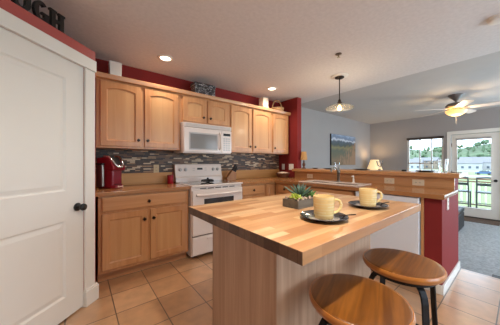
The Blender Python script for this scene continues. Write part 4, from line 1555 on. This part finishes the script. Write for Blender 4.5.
dc = deck_chair('grey metal patio chair seen at the left of the door glass', 8.62, 1.14, R(-90))
dup(dc, (8.62, .60, ZD), R(-84), 'grey metal patio chair seen in the middle of the door glass')

# ground, road and hill
GZ = -3.2
gr = nb()
prism(gr, [(10, -160), (420, -260), (420, 420), (10, 260)], GZ - .5, GZ)
struct('ground_field', gr, 'field')
rd = nb()
prism(rd, [(92, -80), (104, -80), (104, 120), (92, 120)], GZ, GZ + .08)
prism(rd, [(150, -90), (165, -90), (165, 140), (150, 140)], GZ, GZ + .08)
struct('ground_road', rd, 'road')
hm = nb()
nx, ny = 24, 60
hill_pts = {}


def hill_h(x, y):
    u = (x - 230) / 190
    base = max(0, min(1, u))
    base = base * base * (3 - 2 * base)
    crest = 20 + 9 * math.sin(y * .016 + .2) + 6 * math.sin(y * .041 + 1.7) - .05 * (y - 60)
    return GZ + base * max(6, crest)


for i in range(nx + 1):
    for j in range(ny + 1):
        x, y = 230 + 230 * i / nx, -220 + 620 * j / ny
        hill_pts[i, j] = hm.verts.new((x, y, hill_h(x, y) - .2))
for i in range(nx):
    for j in range(ny):
        hm.faces.new((hill_pts[i, j], hill_pts[i + 1, j], hill_pts[i + 1, j + 1], hill_pts[i, j + 1]))
struct('ground_hill', hm, 'hill')


def tree_mesh(seed, conic):
    bm = nb()
    rr = random.Random(seed)
    for k in range(7):
        u = k / 6
        a = rr.uniform(0, 6.28)
        if conic:
            ico(bm, (1 - u * .8) * 1.9, (rr.uniform(-.2, .2), rr.uniform(-.2, .2), 2 + u * 6.5), 1, (1, 1, .9), .5, seed * 9 + k)
        else:
            ico(bm, rr.uniform(1.6, 2.6), (1.7 * math.cos(a), 1.7 * math.sin(a), rr.uniform(3.2, 6)), 1, (1, 1, .9), .5, seed * 9 + k)
    return bm


protos = []
for s in range(3):
    t = thing('conifer_tree' if s == 0 else 'leafy_tree', 'tree', 'tree', (0, 0, 0), 0, 'trees on the far hillside')
    obj('foliage', tree_mesh(s + 1, s == 0), 'tree', t)
    obj('trunk', lathe(nb(), [(0, -.4), (.3, -.4), (.22, 3.2), (0, 3.2)], 8), 'trunk', t)
    protos.append(t)
used = [False] * 3
TL = 'dark green tree on the distant wooded hill seen through the glass'
rr = random.Random(21)
spots = []
while len(spots) < 80:
    x = rr.uniform(262, 400)
    q = rr.uniform(.0, .36)      # direction seen through door and window
    if all((x - a) ** 2 + (x * q - b) ** 2 > 8.5 ** 2 for a, b, _ in spots):
        spots.append((x, x * q, rr.uniform(.7, 1.0)))
for i, (x, y, s) in enumerate(spots):
    k = rr.randrange(3)
    p = protos[k]
    if not used[k]:
        used[k] = True
        p.location = (x, y, hill_h(x, y))
        t = p
    else:
        t = dup(p, (x, y, hill_h(x, y)), rr.uniform(0, 6))
    t['label'] = TL
    t.scale = (s, s, s)


def house(label, x, y, w, d, h, m, rz=0):
    t = thing('house', label, 'house', (x, y, GZ), rz, 'houses across the field')
    obj('walls', bx((-d / 2, -w / 2, 0), (d / 2, w / 2, h)), m, t)
    rf = nb()
    prism(rf, [(-d / 2 - .4, h), (d / 2 + .4, h), (0, h + d * .28)], -w / 2 - .4, w / 2 + .4, axis='y')
    obj('roof', rf, 'roof', t)
    for k in range(int(w // 3)):
        y0 = -w / 2 + 1.2 + k * 3
        for z in ([1.0, 3.8] if h > 5 else [1.0]):
            obj('window', bx((-d / 2 - .05, y0, z), (-d / 2 + .02, y0 + 1.1, z + 1.3)), 'win_dark', t)


house('low white house in the field, far left in the window', 172, 49, 18, 9, 4.2, 'siding', .1)
house('pale tan house across the field in the middle of the window', 185, 41, 13, 8, 5.6, 'siding_tan', -.1)
house('white house across the field seen left in the door glass', 180, 21.5, 14, 8, 4.0, 'siding', .05)
house('white house across the field seen right in the door glass', 190, 13.5, 12, 8, 4.4, 'siding', -.08)
house('tan house behind the others in the door glass', 215, 20, 16, 8, 6.0, 'siding_tan', .0)

cr = thing('parked_car', 'small blue car parked by the road seen right in the door glass', 'car', (112, 8.6, GZ + .08), R(88))
cb = nb()
prism(cb, [(-2.1, .35), (2.1, .35), (2.15, .75), (1.3, .95), (.7, 1.45), (-1.2, 1.45), (-1.9, 1.0), (-2.15, .95)], -.85, .85, axis='y')
obj('body', cb, 'car_blue', cr, .06)
cw = nb()
prism(cw, [(-1.75, 1.0), (1.1, .98), (.6, 1.38), (-1.1, 1.38)], -.87, .87, axis='y')
obj('windows', cw, 'win_dark', cr)
for sx in (-1.3, 1.3):
    for sy in (-.85, .85):
        obj('wheel', lathe(nb(), [(0, -.12), (.33, -.12), (.33, .12), (0, .12)], 16, (sx, sy, .33), axis='y'), 'tyre', cr)
